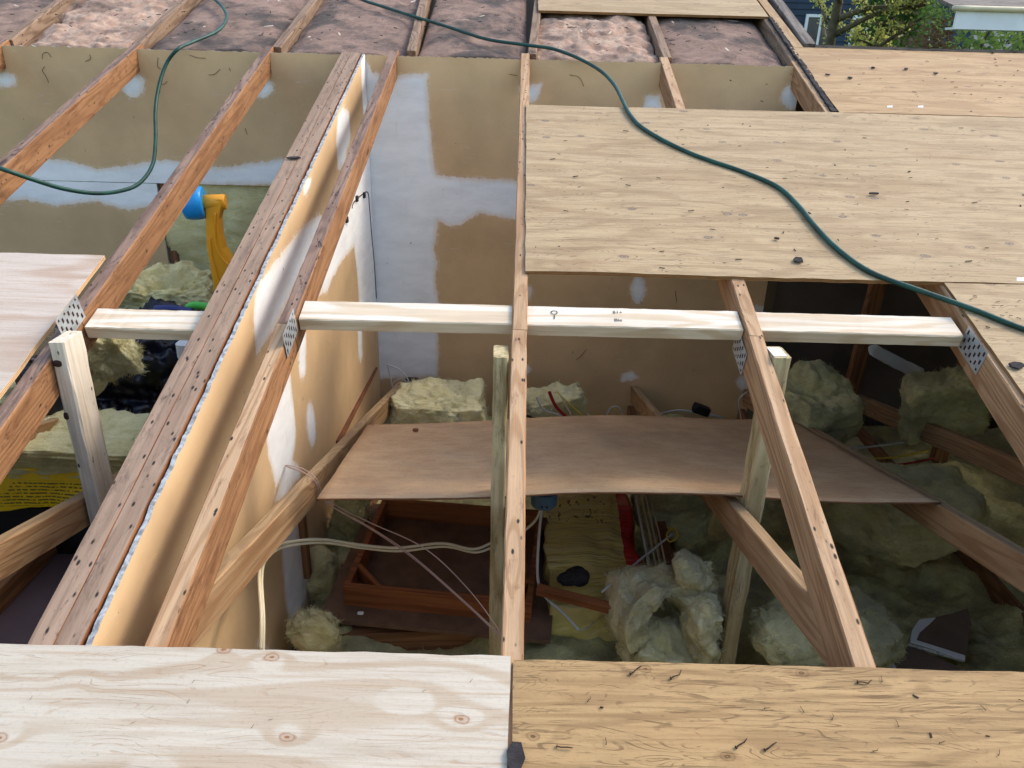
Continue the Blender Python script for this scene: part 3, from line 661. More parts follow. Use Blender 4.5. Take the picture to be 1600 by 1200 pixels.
# upturned attic hatch: panel with a frame of boards on it
HZ = -.565
c0, c1 = onZ(497, 966, HZ), onZ(860, 1001, HZ); hx = (c1 - c0).normalized(); HL = (c1 - c0).length
ht = empty('attic_hatch', c0, 'upturned brown attic hatch, plywood panel with a raised board frame', 'hatch')
hmx = frame(c0, hx, (0, -.06, 1)); HD = .66
def hb(name, x0, x1, y0, y1, z0, z1, mat, parent=ht):
    V = [(x, y, z) for z in (z0, z1) for y in (y0, y1) for x in (x0, x1)]
    return mesh(name, V, [(0, 2, 3, 1), (4, 5, 7, 6), (0, 1, 5, 4), (2, 6, 7, 3), (1, 3, 7, 5), (0, 4, 6, 2)], mat, parent, hmx)
hb('panel', 0, HL, 0, HD, -.016, 0, 'hatch_ply')
o_ = .07; bw_ = .02
hb('frame_board', o_, HL - o_, o_, o_ + bw_, .001, .085, 'hatch'); hb('frame_board', o_, HL - o_, HD - o_ - bw_, HD - o_, .001, .085, 'hatch')
hb('frame_board', o_, o_ + bw_, o_ + bw_ + .001, HD - o_ - bw_ - .001, .001, .084, 'hatch'); hb('frame_board', HL - o_ - bw_, HL - o_, o_ + bw_ + .001, HD - o_ - bw_ - .001, .001, .084, 'hatch')
for sx in (0, 1):
    a = Vector((o_ + bw_, o_ + bw_ + .10, .083)); b = Vector((o_ + bw_ + .10, o_ + bw_, .083))
    if sx: a.x, b.x = HL - a.x, HL - b.x
    board('corner_brace', hmx @ a, hmx @ b, .018, .05, hmx.to_3x3() @ Vector((0, 0, 1)), 'hatch', 'hatch', ht, n=3)
for k in range(3):  # what carries the hatch: joist offcuts under it
    pass
tag(board('joist_offcut', onZ(520, 985, FLOOR + .085) , onZ(840, 1012, FLOOR + .085) + Vector((0, .12, 0)), .05, .08, (0, 0, 1), 'dark_wood', 'dark_wood'), 'brown offcut lying under the upturned hatch', 'lumber')
lump('paper_scrap', hmx @ Vector((.135, .035, .006)), (.022, .012, .008), 'white', 'tiny white scrap on the rim of the hatch', 'scrap', n=6, fib=0)

# plastic-wrapped pack of yellow wool with a red band
def film_mat(name, stops, gloss=.25):
    m = MT(name, gloss); m.b.inputs['Specular IOR Level'].default_value = .6; m.b.inputs['Coat Weight'].default_value = .4; m.b.inputs['Coat Roughness'].default_value = .15
    sx = m.n('SeparateXYZ'); m.put(sx.inputs[0], m.n('TexCoord').outputs['Generated'])
    return m, sx
m, sx = film_mat('film_red_band', None)
nz = m.noise(m.coord((2, 9, 2)), 3, 5, .6)
c = m.mix(m.step(nz, .35, .7), srgb(214, 196, 110), srgb(196, 178, 120))
u = m.math('ADD', sx.outputs[0], m.math('MULTIPLY', nz, .03))
c = m.mix(m.math('MULTIPLY', m.step(u, .80, .807), m.step(u, .95, .96, 1, 0)), c, srgb(186, 20, 34))
pr = m.noise(m.coord((30, 14, 1)), 2.5, 3); yb = m.math('MULTIPLY', m.step(sx.outputs[1], .55, .56), m.step(sx.outputs[1], .76, .77, 1, 0))
c = m.mix(m.math('MULTIPLY', m.math('MULTIPLY', m.step(pr, .61, .64), yb), m.step(u, .75, .78, .85, 0)), c, (.02, .02, .02))
m.col(c); m.bump(m.noise(m.coord((1.2, 11, 1)), 2.2, 4, .6, 1.2), 1., .02); M['film_red'] = m.m
pk = [onZ(x, y, -.47) for x, y in ((846, 935), (1010, 940), (985, 760), (848, 760))]
pm = frame((pk[0] + pk[2]) / 2, pk[1] - pk[0], (0, -.12, 1))
tag(lump('insulation_pack', (0, 0, 0), ((pk[1] - pk[0]).length, .74, .18), 'film_red', seed=13, n=34, box=.93, amp=.22, freq=4, fib=0, octv=4), 'clear-wrapped yellow insulation pack with a red band beside the hatch', 'insulation pack').matrix_basis = pm @ Matrix.Translation((0, 0, -.09))
lump('felt_scrap', onZ(893, 903, -.44), (.13, .07, .05), 'chip', 'black crumpled felt scrap on the wrapped pack', 'scrap', (0, 0, .35), 9, 12, .3, .5, 6, 0)
tag(board('brown_stick', onZ(840, 915, -.42), onZ(985, 952, -.44), .028, .035, (0, -.2, 1), 'hatch', 'hatch', n=6), 'short reddish brown stick between the hatch and the curled batt', 'lumber')

# big curled piece of wool
cc = onZ(1040, 965, -.42)
curl = empty('curled_batt', cc + Vector((0, 0, -.25)), 'big pale curled wool batt folded into a ring below the hardboard', 'insulation')
def ringshape(R_, a0, a1, L):
    def f(p):
        a = a0 + (a1 - a0) * (p.x / L + .5); r = R_ + p.z
        return (math.cos(a) * r, p.y, math.sin(a) * r)
    return f
lump('fold', cc + Vector((-.01, .05, -.05)), (.50, .22, .07), 'wool_pale', seed=21, n=46, box=.8, amp=.9, freq=6, fib=3500, flen=.017, rot=(-.35, .1, .18), parent=curl, shape=ringshape(.115, 3.75, .1, .50))
lump('fold', cc + Vector((-.005, .0, -.15)), (.27, .20, .17), 'wool_pale', seed=22, n=36, box=.45, amp=.35, freq=4, fib=2200, flen=.017, parent=curl, rot=(.2, .3, 0))
lump('fold', cc + Vector((.115, -.02, -.03)), (.13, .20, .30), 'wool_pale', seed=23, n=36, box=.4, amp=.45, freq=4.5, fib=2200, flen=.017, parent=curl, rot=(.1, -.15, .2))
lump('fold', cc + Vector((.10, .06, .10)), (.10, .09, .12), 'wool_pale', seed=24, n=24, box=.3, amp=.8, freq=6, fib=500, flen=.018, parent=curl)

# wool pieces
def wool(px, py, dist, size, mat, label, seed, rot=(0, 0, 0), box=.5, amp=.35, freq=4, fib=900, n=24, flen=.03, by='Y', layer=0.):
    c = onY(px, py, dist) if by == 'Y' else onZ(px, py, dist)
    return lump('insulation_piece', c, size, mat, label, 'insulation', rot, seed, int(n * 1.5), box, amp, freq, int(fib * 3), flen * .6, layer=layer)
wool(690, 640, 3.05, (.46, .3, .20), 'wool_pale', 'pale torn wool slab behind the hardboard, left of the middle post', 31, (.15, 0, 0), .7, .3, 4, 1300, 30)
wool(873, 634, 3.15, (.33, .2, .24), 'wool_pale', 'upright wool chunk tangled in coloured wires', 32, (.3, -.2, .1), .55, .35)
wool(1272, 642, 2.75, (.36, .36, .28), 'wool_green', 'bulging wool chunk right of the mossy post', 33, (.1, 0, .3), .4, .3, 3.5)
wool(1478, 632, 2.75, (.32, .16, .34), 'wool_green', 'squarish wool chunk standing in the dark at the right', 34, (.35, -.2, -.2), .8, .3, 5)
wool(1400, 790, 2.1, (.5, .5, .22), 'wool_green', 'dark wool mound under the right truss web', 35, (0, 0, .3), .4, .4, 3)
wool(505, 900, 1.95, (.11, .10, .22), 'wool', 'small yellow wool tuft between partition and hatch', 36, (0, 0, 0), .3, .45, 5, 500, 16)
wool(487, 985, 1.52, (.13, .10, .10), 'wool', 'small bright yellow wool tuft by the new plywood edge', 37, (0, .4, 0), .3, .6, 6, 600, 16)
wool(545, 820, 2.2, (.16, .12, .34), 'wool_green', 'upright dusty wool strip behind the hatch', 38, (0, .3, 0), .4, .4, 4)
wool(1045, 800, 2.25, (.3, .3, .16), 'wool_green', 'flat dusty wool piece right of the cable bundle', 39, (0, 0, 0), .4, .4, 4)
wool(1285, 985, 1.5, (.5, .35, .12), 'wool_green', 'low greenish wool piece beside the pale truss foot', 40, (0, 0, .2), .4, .4, 4)
# left room
wool(245, 466, 3.2, (.60, .30, .22), 'wool', 'bright yellow wool slab heaped behind the left blocking', 51, (.2, .06, .1), .7, .55, 4, 2200, 34, .05)
wool(160, 560, 2.05, (.26, .16, .22), 'wool', 'yellow wool piece drooping under the left blocking', 52, (.2, -.4, .2), .5, .45, 4)
wool(95, 692, 2.25, (1.4, .34, .12), 'wool', 'long yellow wool batt lying on the printed yellow bag', 53, (.05, .02, 0), .9, .32, 4, 1600, 36, .03, 'Y', .2)
wool(-10, 655, 2.5, (.4, .3, .2), 'wool_green', 'dusty wool tuft at the left frame edge', 54, (0, 0, 0), .4, .4, 4)

# yellow printed bag
m, sx = film_mat('printed_bag', None, .32)
cz = m.n('TexCoord').outputs['Object']; sp = m.n('SeparateXYZ'); m.put(sp.inputs[0], cz)
c = m.mix(m.noise(m.coord((2, 2, 2)), 3, 3), srgb(255, 222, 20), srgb(242, 200, 12))
rows = m.step(m.math('SINE', m.math('MULTIPLY', sp.outputs[2], 6.283 / .0155)), .05, .35)
wds = m.step(m.noise(m.coord((95, 0, 64), False), 1, 2), .43, .47)
gate = m.math('MULTIPLY', m.step(sp.outputs[2], -.075, -.07), m.step(sp.outputs[2], .045, .05, 1, 0))
blk = m.step(m.noise(m.coord((4.2, 0, 9), False, (.3, 0, 0)), 1, 1), .44, .46)
ink = m.math('MULTIPLY', m.math('MULTIPLY', rows, wds), m.math('MULTIPLY', gate, blk))
m.col(m.mix(m.math('MULTIPLY', ink, .85), c, (.03, .025, .01))); m.bump(m.noise(m.coord((3, 3, 3)), 3, 4, .6, 1.), .5, .02); M['bag_print'] = m.m
lump('insulation_bag', onY(80, 754, 2.10) + Vector((.0, .19, -.035)), (1.5, .42, .20), 'bag_print', 'shiny yellow plastic bag with rows of black print at the left', 'bag', (0, .02, 0), 61, 40, .86, .16, 3, 0, octv=3)
tag(box('storage_box', -2.3, -.95, 2.15, 2.6, FLOOR, -.49, 'blackc'), 'dark box holding up the yellow bag', 'box')
# bin bags
def bag(c, size, seed, label): return lump('bin_bag', c, size, 'blackbag', label, 'bag', (0, 0, .3), seed, 54, .3, .13, 5.5, 0, octv=6)
bag(onY(215, 625, 2.65) + Vector((0, .1, -.1)), (1.05, .65, .95), 71, 'large dark navy bin bag behind the whitish post')
bag(onY(10, 640, 2.75) + Vector((-.15, 0, -.1)), (.8, .6, .6), 72, 'dark navy bin bag at the left frame edge')
# grey plastic bin
bc = onY(300, 560, 2.35)
def loft(name, rings, mat, parent=None, mat4=None, close=True):
    V, F = [], []; n = len(rings[0])
    for r in rings: V += [Vector(p) for p in r]
    for i in range(len(rings) - 1):
        for k in range(n): k2 = (k + 1) % n; F.append((i * n + k, i * n + k2, (i + 1) * n + k2, (i + 1) * n + k))
    if close: F.append(tuple(range(n - 1, -1, -1))); F.append(tuple((len(rings) - 1) * n + k for k in range(n)))
    return mesh(name, V, F, mat, parent, mat4)
def rr(a, b, z, r=.03): return [(sx_ * (a - r) + r * math.cos(t), sy_ * (b - r) + r * math.sin(t), z) for (sx_, sy_, t0) in ((1, 1, 0), (-1, 1, 1.5708), (-1, -1, 3.1416), (1, -1, 4.7124)) for t in [t0 + 1.5708 * k / 4 for k in range(5)]]
bn = empty('storage_bin', (bc.x + .16, bc.y + .2, FLOOR), 'light grey plastic bin partly hidden behind the partition plate', 'bin')
bm_ = Matrix.Translation(bn.location); hz = bc.z + .06 - FLOOR
loft('tub', [rr(.16, .17, 0), rr(.19, .20, hz - .06)], 'bin', bn, bm_); loft('rim', [rr(.20, .21, hz - .06), rr(.215, .225, hz - .055), rr(.215, .225, hz)], 'bin', bn, bm_)

# ride-on toy: orange handle with a blue knob
TY = 2.95
ty = empty('toy', onY(335, 470, TY) + Vector((.02, 0, -.05)), 'orange plastic toy handle with a round blue knob', 'toy')
def tz(x, y, d=0): return onY(150 + x * .2418, 270 + y * .2418, TY + d)
prof = [((705, 165), (812, 165)), ((690, 195), (818, 200)), ((702, 235), (806, 235)), ((706, 300), (792, 300)), ((708, 400), (800, 400)), ((716, 500), (824, 490)), ((735, 600), (868, 560)), ((752, 700), (930, 625)), ((764, 800), (960, 730)), ((770, 900), (960, 860))]
def strip(d0, d1, inset):
    V, F = [], []
    for (a, b) in prof:
        p, q = tz(*a), tz(*b); i = (q - p) * inset
        for d in (d0, d1): V += [p + i + Vector((0, d, 0)), q - i + Vector((0, d, 0))]
    for k in range(len(prof) - 1):
        o4 = 4 * k
        F += [(o4, o4 + 4, o4 + 5, o4 + 1), (o4 + 2, o4 + 3, o4 + 7, o4 + 6), (o4, o4 + 2, o4 + 6, o4 + 4), (o4 + 1, o4 + 5, o4 + 7, o4 + 3)]
    F += [(0, 1, 3, 2), (len(V) - 4, len(V) - 2, len(V) - 1, len(V) - 3)]
    return V, F
V, F = strip(0, .055, 0); a_ = V[0].copy(); o = mesh('handle', [v - a_ for v in V], F, 'orange', ty, Matrix.Translation(a_))
bv = o.modifiers.new('round', 'BEVEL'); bv.width = .007; bv.segments = 3
tube('rib', [tz(770, 260, -.004), tz(768, 400, -.004), tz(785, 500, -.004), tz(830, 570, -.004), tz(890, 620, -.004)], .006, 'orange', ty)
tube('rib', [tz(735, 420, -.003), tz(745, 520, -.003), tz(775, 640, -.003), tz(800, 720, -.003)], .005, 'orange', ty)
k0, k1 = tz(755, 190, .027), tz(600, 195, .010)
kd_ = (k1 - k0).normalized(); u1 = kd_.cross(Vector((0, 0, 1))).normalized(); u2 = kd_.cross(u1)
def disc(name, prof_, mat, parent):
    R_ = [[k0 + kd_ * x + (u1 * math.cos(6.2832 * i / 36) + u2 * math.sin(6.2832 * i / 36)) * r for i in range(36)] for x, r in prof_]
    org = k0.copy(); ob = loft(name, [[p - org for p in r] for r in R_], mat, parent, Matrix.Translation(org)); ob.data.polygons.foreach_set('use_smooth', [len(p.vertices) == 4 for p in ob.data.polygons]); return ob
disc('axle', [(-.055, .030), (-.05, .033), (.05, .033)], 'orange', ty)
disc('knob', [(.035, .060), (.04, .068), (.06, .072), (.095, .072), (.115, .068), (.120, .058), (.120, .03), (.112, .025)], 'blue', ty)
tube('toy_grip', [onY(293, 481, 2.75), onY(306, 477, 2.75), onY(330, 480, 2.75), onY(345, 482, 2.75)], .017, 'green', label='green plastic toy grip behind the left blocking', cat='toy')
tube('toy_bar', [onY(243, 485, 2.72), onY(270, 484, 2.72), onY(300, 489, 2.72)], .022, 'navy', label='navy blue plastic bar behind the left blocking', cat='toy')

# junction box, light can, cables
jb = empty('junction_box', onY(643, 606, 3.3), 'blue-grey junction box in the corner of the two walls', 'electrical box'); jm = Matrix.Translation(jb.location)
loft('box_body', [rr(.028, .03, -.06, .006), rr(.028, .03, .04, .006)], 'bluebox', jb, jm); loft('lid', [rr(.031, .033, .041, .006), rr(.031, .033, .047, .006)], 'blackc', jb, jm)
lc_ = onY(850, 779, 1.78)
can = empty('light_can', lc_, 'blue-grey round electrical box below the front edge of the hardboard', 'electrical box')
def can_ring(r, z): return [(r * math.cos(6.2832 * k / 28), r * math.sin(6.2832 * k / 28), z) for k in range(28)]
loft('can_body', [can_ring(.040, -.022), can_ring(.043, -.018), can_ring(.043, .03)], 'bluebox', can, Matrix.Translation(lc_))
for dx in (-.008, .008): loft('screw_hole', [[(p[0] * .08 + dx, -.043 + p[1] * .03, -.006 + p[0] * .0 + p[1] * .08) for p in can_ring(.043, 0)], [(p[0] * .08 + dx, -.0445 + p[1] * .03, -.006 + p[1] * .08) for p in can_ring(.043, 0)]], 'slot', can, Matrix.Translation(lc_))
def cab(pts, r, mat, label, name='cable', group=None): return tube(name, pts, r, mat, label=label, cat='cable', group=group)
tw = [(407, 1015, 1.02), (408, 960, 1.08), (405, 900, 1.2), (412, 870, 1.3), (440, 850, 1.42), (500, 843, 1.52), (560, 851, 1.58), (620, 856, 1.6), (690, 849, 1.62), (740, 858, 1.64), (775, 845, 1.68), (805, 838, 1.7), (835, 815, 1.74), (846, 792, 1.77)]
cab([onY(x, y, d) for x, y, d in tw], .0045, 'cream', 'cream cable looping from the partition web to the round box')
cab([onY(x + 4, y + 5, d + .004) for x, y, d in tw[:-3]], .004, 'cream', 'second cream cable running just under the first from the web')
for k, (dx, dy) in enumerate(((0, 0), (4, 3), (2, -4))):
    pts = [(446, 728, 0), (470, 735, 0), (490, 748, 0), (500, 765, 0)]
    P0 = [onX(446 + dx * .3, 728 + dy * .3, PX + .003), onX(470 + dx, 736 + dy, -.64), onX(492 + dx, 752 + dy, -.585), onY(510 + dx, 785 + dy, 1.66)]
    mid = [(575 + dx, 822 + dy * 1.5, 1.6), (640 + dx + (22 if k == 2 else 0), 865 + dy * 2, 1.53), (715 + dx + (16 if k == 2 else 0), 930 + dy * 2, 1.46), (782, 992 + dy, 1.40)]
    cab(P0 + [onY(*q) for q in mid], .0017, 'pinkc', ['thin pinkish wire stretched from partition to middle truss', 'thin pinkish wire just below the first stretched wire', 'thin pinkish wire bowed above the other two'][k], 'wire')
cab([onY(847, 792, 1.78), onY(842, 840, 1.80), onY(840, 900, 1.74), onY(850, 930, 1.68), onY(880, 958, 1.62), onY(905, 985, 1.56)], .005, 'greyc', 'pale grey cable hanging from the round box to the wool')
cab([onZ(905, 985, -.58), onZ(925, 975, -.58), onZ(938, 940, -.56)], .002, 'greyc', 'thin pale wire end on the wool near the stick', 'wire')
for k in range(4):
    dx = (0, 9, 15, 22)[k]
    cab([onZ(992 + dx, 765, -.42), onZ(1000 + dx * 1.1, 810, -.43), onZ(1008 + dx * 1.15, 850, -.44), onZ(1016 + dx * 1.2, 895, -.45)], .006 if k == 0 else .0032, 'greyc' if k == 0 else 'cream', ['thick grey cable at the left of the bundle', 'cream cable second in the bundle', 'cream cable third in the bundle', 'cream cable at the right of the bundle'][k] + ' beside the red band', group='cable bundle by the red band')
tag(board('brown_batten', onZ(1022, 765, -.44), onZ(1050, 895, -.47), .035, .03, (0, 0, 1), 'stick', 'stick', n=5), 'brown batten right of the cable bundle', 'lumber')
tube('rod', [onZ(940, 925, -.40), onZ(1000, 875, -.38), onZ(1052, 833, -.36)], .004, 'greyc', label='thin grey-blue rod slanting over the cable bundle', cat='rod')
cab([onZ(1044, 825, -.36), onZ(1056, 828, -.35), onZ(1058, 840, -.36), onZ(1046, 846, -.36), onZ(1042, 834, -.355), onZ(1052, 824, -.35)], .003, 'yellowc', 'small yellow wire coil at the end of the rod', 'wire')
# wires behind the hardboard
for pts, r, mt, lb in [
    ([(604, 570), (625, 578), (640, 600), (633, 625)], .004, 'greyc', 'white cable looping out of the corner above the junction box'),
    ([(606, 572), (612, 600), (618, 640)], .004, 'greyc', 'white cable dropping down the wall corner'),
    ([(612, 600), (625, 592), (638, 598)], .003, 'greyc', 'short white cable into the junction box'),
    ([(838, 620), (850, 640), (876, 650), (892, 664)], .005, 'greyc', 'white cable crossing the wire-wrapped wool chunk'),
    ([(858, 615), (864, 630), (862, 642)], .004, 'greyc', 'short white cable over the wire-wrapped wool chunk'),
    ([(858, 612), (868, 634), (885, 652), (895, 664)], .008, 'redc', 'dark red cable across the wool chunk'),
    ([(870, 612), (895, 636), (925, 660)], .003, 'yellowc', 'yellow wire across the wool chunk'),
    ([(876, 618), (888, 640), (900, 662)], .004, 'cream', 'cream wire across the wool chunk'),
    ([(818, 648), (840, 655), (862, 664)], .006, 'blackc', 'black cable left of the wool chunk'),
    ([(1025, 648), (1060, 641), (1090, 645), (1130, 652)], .005, 'greyc', 'white cable lying behind the hardboard on the right'),
    ([(1168, 612), (1155, 625), (1158, 655)], .004, 'greyc', 'white cable hooked down by the mossy post'),
    ([(945, 660), (952, 640), (966, 636), (975, 656)], .004, 'greyc', 'looped white wire beside the web end'),
    ([(955, 635), (968, 645), (978, 658)], .003, 'yellowc', 'yellow wire beside the web end')]:
    cab([onY(x, y, 2.98 if 'wool chunk' in lb else 3.25) for x, y in pts], r, mt, lb)
lump('wire_connector', onY(1096, 640, 3.2), (.09, .05, .045), 'blackc', 'black cable connector behind the hardboard', 'connector', (0, .3, 0), 4, 8, .7, .2, 4, 0)
for k, (pts, mt) in enumerate([([(1245, 690), (1330, 700), (1440, 688), (1470, 690)], 'greyc'), ([(1300, 712), (1380, 716), (1450, 705)], 'yellowc'), ([(1320, 722), (1400, 726), (1460, 716)], 'redc'), ([(1500, 700), (1550, 722), (1600, 728)], 'greyc')]):
    cab([onZ(x, y, -.50) for x, y in pts], .005, mt, ['white cable over the wool under the right truss', 'yellow cable over the wool under the right truss', 'dark red cable over the wool under the right truss', 'white cable end in the dark at the right frame edge'][k])
# drywall offcuts on the wool at the lower right
def offcut(poly, strip, label, z):
    P = [onZ(x, y, z) for x, y in poly]; c = sum(P, Vector()) / len(P); n = len(P)
    V = [p - c for p in P] + [p - c - Vector((0, 0, .0125)) for p in P]
    root = mesh('drywall_offcut', V, [tuple(range(n)), tuple(range(2 * n - 1, n - 1, -1))] + [(i, n + i, n + (i + 1) % n, (i + 1) % n) for i in range(n)], ['scrap', 'gypsum'], None, Matrix.Translation(c), [0, 0] + [1] * n)
    tag(root, label, 'drywall')
    S = [onZ(x, y, z + .002) - c for x, y in strip]; m_ = len(S)
    mesh('compound_strip', S + [s - Vector((0, 0, .0015)) for s in S], [tuple(range(m_))] + [(i, m_ + i, m_ + (i + 1) % m_, (i + 1) % m_) for i in range(m_)], 'white', root, Matrix.Translation(c))
M['scrap'] = plain('scrap_paper', srgb(120, 100, 84), .9, .15, 5)
offcut([(1428, 1000), (1445, 968), (1490, 958), (1512, 950), (1518, 975), (1508, 1030), (1420, 1005)], [(1422, 1003), (1425, 985), (1436, 968), (1462, 965), (1452, 975), (1437, 988), (1432, 1000), (1508, 1024), (1508, 1032), (1470, 1018)], 'pointed drywall offcut with white compound stripe on the wool', -.56)
offcut([(1368, 1008), (1390, 1006), (1430, 1012), (1500, 1044), (1540, 1075), (1390, 1075)], [(1368, 1010), (1384, 1005), (1386, 1020), (1400, 1042), (1406, 1060), (1388, 1060), (1378, 1035)], 'larger drywall offcut with white curved edge near the worn plywood', -.57)
tag(board('leaning_board', onX(533, 690, -.70), onX(590, 575, -.712), .014, .06, (1, 0, .2), 'stick', 'stick', n=5), 'thin brown board leaning on the partition near the corner', 'lumber')
tag(board('brown_board', onX(486, 900, -.70), onX(476, 800, -.70), .035, .05, (1, 0, 0), 'dark_wood', 'dark_wood', n=5), 'upright brown stick between partition and hatch', 'lumber')
lump('film_scrap', onY(1400, 565, 3.2), (.34, .03, .07), 'bin', 'pale strip of film in the dark behind the right blocking', 'scrap', (0, .45, 0), 8, 14, .5, .5, 4, 0)

# ================================================================== HOSE AND SMALL THINGS ON THE ROOF
hr = .0080
hp = [(470, -60), (545, -10), (610, 14), (700, 42), (760, 61), (820, 70), (870, 78), (925, 102), (958, 130), (985, 180), (1015, 207), (1080, 240), (1160, 268), (1215, 292), (1248, 322), (1275, 355), (1310, 390), (1360, 425), (1440, 455), (1520, 483), (1600, 514), (1700, 545)]
tube('garden_hose', [onR(x, y, -hr + (.012 if x < 820 else 0)) for x, y in hp], hr, 'hose', n=8, sides=10, label='long dark green hose snaking down over the old plywood', cat='hose')
lh = [onR(300, -40, .0), onR(328, -8, 0), onR(347, 10, 0), onR(354, 28, 0), onR(340, 48, .0), onR(300, 66, -.004), onR(279, 76, -.012)]
lh += [onY(x, y, d) for x, y, d in ((262, 96, 3.46), (250, 128, 3.40), (243, 170, 3.3), (243, 220, 3.15), (238, 258, 3.0), (218, 286, 2.86), (190, 298, 2.74), (150, 302, 2.6), (100, 295, 2.48), (50, 280, 2.38))] + [onR(0, 263, -hr), onR(-60, 246, -hr), onR(-160, 225, .02)]
tube('garden_hose', lh, hr, 'hose', n=8, sides=10, label='dark green hose loop hanging in front of the tan wall at left', cat='hose')

# bent nails left in the worn sheet
def nail_mesh(seed):
    r = random.Random(seed); pts = [Vector((0, 0, 0)), Vector((.012, 0, .003)), Vector((.03, r.uniform(-.006, .006), .004)), Vector((.045, r.uniform(-.01, .01), .003))]
    V, F = [], []; n = 6; k = len(pts)
    for i, p in enumerate(pts):
        for a in range(n): V.append(p + Vector((0, math.cos(6.283 * a / n), math.sin(6.283 * a / n))) * (.0021 if i < k - 1 else .0016))
    for i in range(k - 1):
        for a in range(n): F.append((i * n + a, i * n + (a + 1) % n, (i + 1) * n + (a + 1) % n, (i + 1) * n + a))
    b = len(V)
    for z in (-.001, .0008):
        for a in range(8): V.append(Vector((z, math.cos(.785 * a) * .005, math.sin(.785 * a) * .005 + .001)))
    F += [tuple(range(b, b + 8)), tuple(range(b + 15, b + 7, -1))] + [(b + a, b + 8 + a, b + 8 + (a + 1) % 8, b + (a + 1) % 8) for a in range(8)]
    me = bpy.data.meshes.new('nail'); me.from_pydata([tuple(v) for v in V], [], F); me.materials.append(M['rust']); return me
NM = [nail_mesh(k) for k in range(4)]
def put(me, name, px, py, ang, parent, sc=1., lift=.002):
    p = onR(px, py, -lift); o = bpy.data.objects.new(name, me); COL.objects.link(o)
    mt_ = ROOFM.copy(); mt_.translation = p; place(o, mt_ @ Matrix.Rotation(ang, 4, 'Z') @ Matrix.Scale(sc, 4), parent); return o
for k, (x, y, a) in enumerate([(985, 1053, .5), (1048, 1060, .5), (870, 1166, -.3), (1150, 1168, .6), (1195, 1172, .4), (1340, 1066, 0), (1378, 1065, 1.2), (1194, 1107, .2), (1256, 1113, 1.8), (918, 1096, .9), (947, 1163, 1.4), (1404, 1135, 1.7), (1468, 1161, .2), (1364, 1174, .3), (1560, 1180, .8), (1592, 1093, -.4), (1540, 1110, 2.), (1300, 1125, 1.1)]):
    put(NM[k % 4], 'nail', x, y, a, s_worn, .55 if k in (0, 1, 2, 3, 4, 5) else .24)
for k, (x, y, a) in enumerate([(300, 1067, .9), (293, 1098, 1.3), (47, 1093, 1.2), (205, 1130, .4), (393, 1137, 1.), (420, 1125, .3), (660, 1080, .2), (735, 1065, 1.)]): put(NM[k % 4], 'nail', x, y, a, s_new, .14)
# staples on the old sheets
def staple_mesh():
    V = [(-.006, -.0007, .001), (.006, -.0007, .001), (.006, .0007, .001), (-.006, .0007, .001), (-.006, -.0007, .0022), (.006, -.0007, .0022), (.006, .0007, .0022), (-.006, .0007, .0022)]
    me = bpy.data.meshes.new('staple'); me.from_pydata(V, [], [(0, 3, 2, 1), (4, 5, 6, 7), (0, 1, 5, 4), (2, 3, 7, 6), (1, 2, 6, 5), (0, 4, 7, 3)]); me.materials.append(M['rust']); return me
SM = staple_mesh(); r = random.Random(4)
for k in range(34):
    x, y = r.uniform(850, 1590), r.uniform(180, 420)
    put(SM, 'staple', x, y, r.uniform(-.4, .4), s_big, r.uniform(.7, 1.9))
for k in range(24): put(SM, 'staple', r.uniform(1310, 1590), r.uniform(90, 158), r.uniform(-.3, .3), s_up, r.uniform(.7, 1.4))
for k in range(12):
    t = r.random(); put(SM, 'staple', 1510 + 90 * r.random(), 455 + 110 * t * r.random(), r.uniform(-.5, .5), s_low, .9)
# felt chips
def chip(px, py, sx_, sy_, label, seed, w=-.004, ang=0.):
    rr_ = random.Random(seed); n = 7; V = []
    for z in (.004, 0):
        rr_ = random.Random(seed)
        for k in range(n): a = 6.283 * k / n; q = rr_.uniform(.6, 1.1); V.append((math.cos(a) * sx_ * q, math.sin(a) * sy_ * q, z))
    mt_ = ROOFM.copy(); mt_.translation = onR(px, py, w)
    return tag(mesh('felt_chip', V, [tuple(range(n)), tuple(range(2 * n - 1, n - 1, -1))] + [(k, n + k, n + (k + 1) % n, (k + 1) % n) for k in range(n)], 'chip', None, mt_ @ Matrix.Rotation(ang, 4, 'Z')), label, 'chip', 'roofing felt chips')
chip(1247, 407, .020, .016, 'grey shingle chip near the lower edge of the large sheet', 1)
chip(458, 247, .026, .009, 'black curled felt chip on the partition top plate', 2, -.001)
chip(1366, 303, .022, .008, 'dark felt chip on a knot of the large sheet', 3)
chip(1213, 373, .012, .006, 'tiny dark chip left of the hose on the large sheet', 4)
chip(1590, 572, .022, .014, 'grey chip on the sheet at the right frame edge', 5)
chip(803, 1185, .018, .03, 'dark chip in the joint between the two near sheets', 6)
chip(1145, 34, .045, .012, 'dark felt strip lying on the corner pink batt', 7, .02, -.2)
for k, (x, y) in enumerate([(1328, 122), (1364, 106), (1293, 117), (1415, 108), (1462, 115), (1552, 82)]):
    chip(x, y, .011, .009, 'small dark felt chip on the far strip, %s from left' % ['third', 'fourth', 'first', 'fifth', 'sixth', 'last'][k] if k != 0 else 'small dark felt chip on the far strip, second from left', 20 + k)
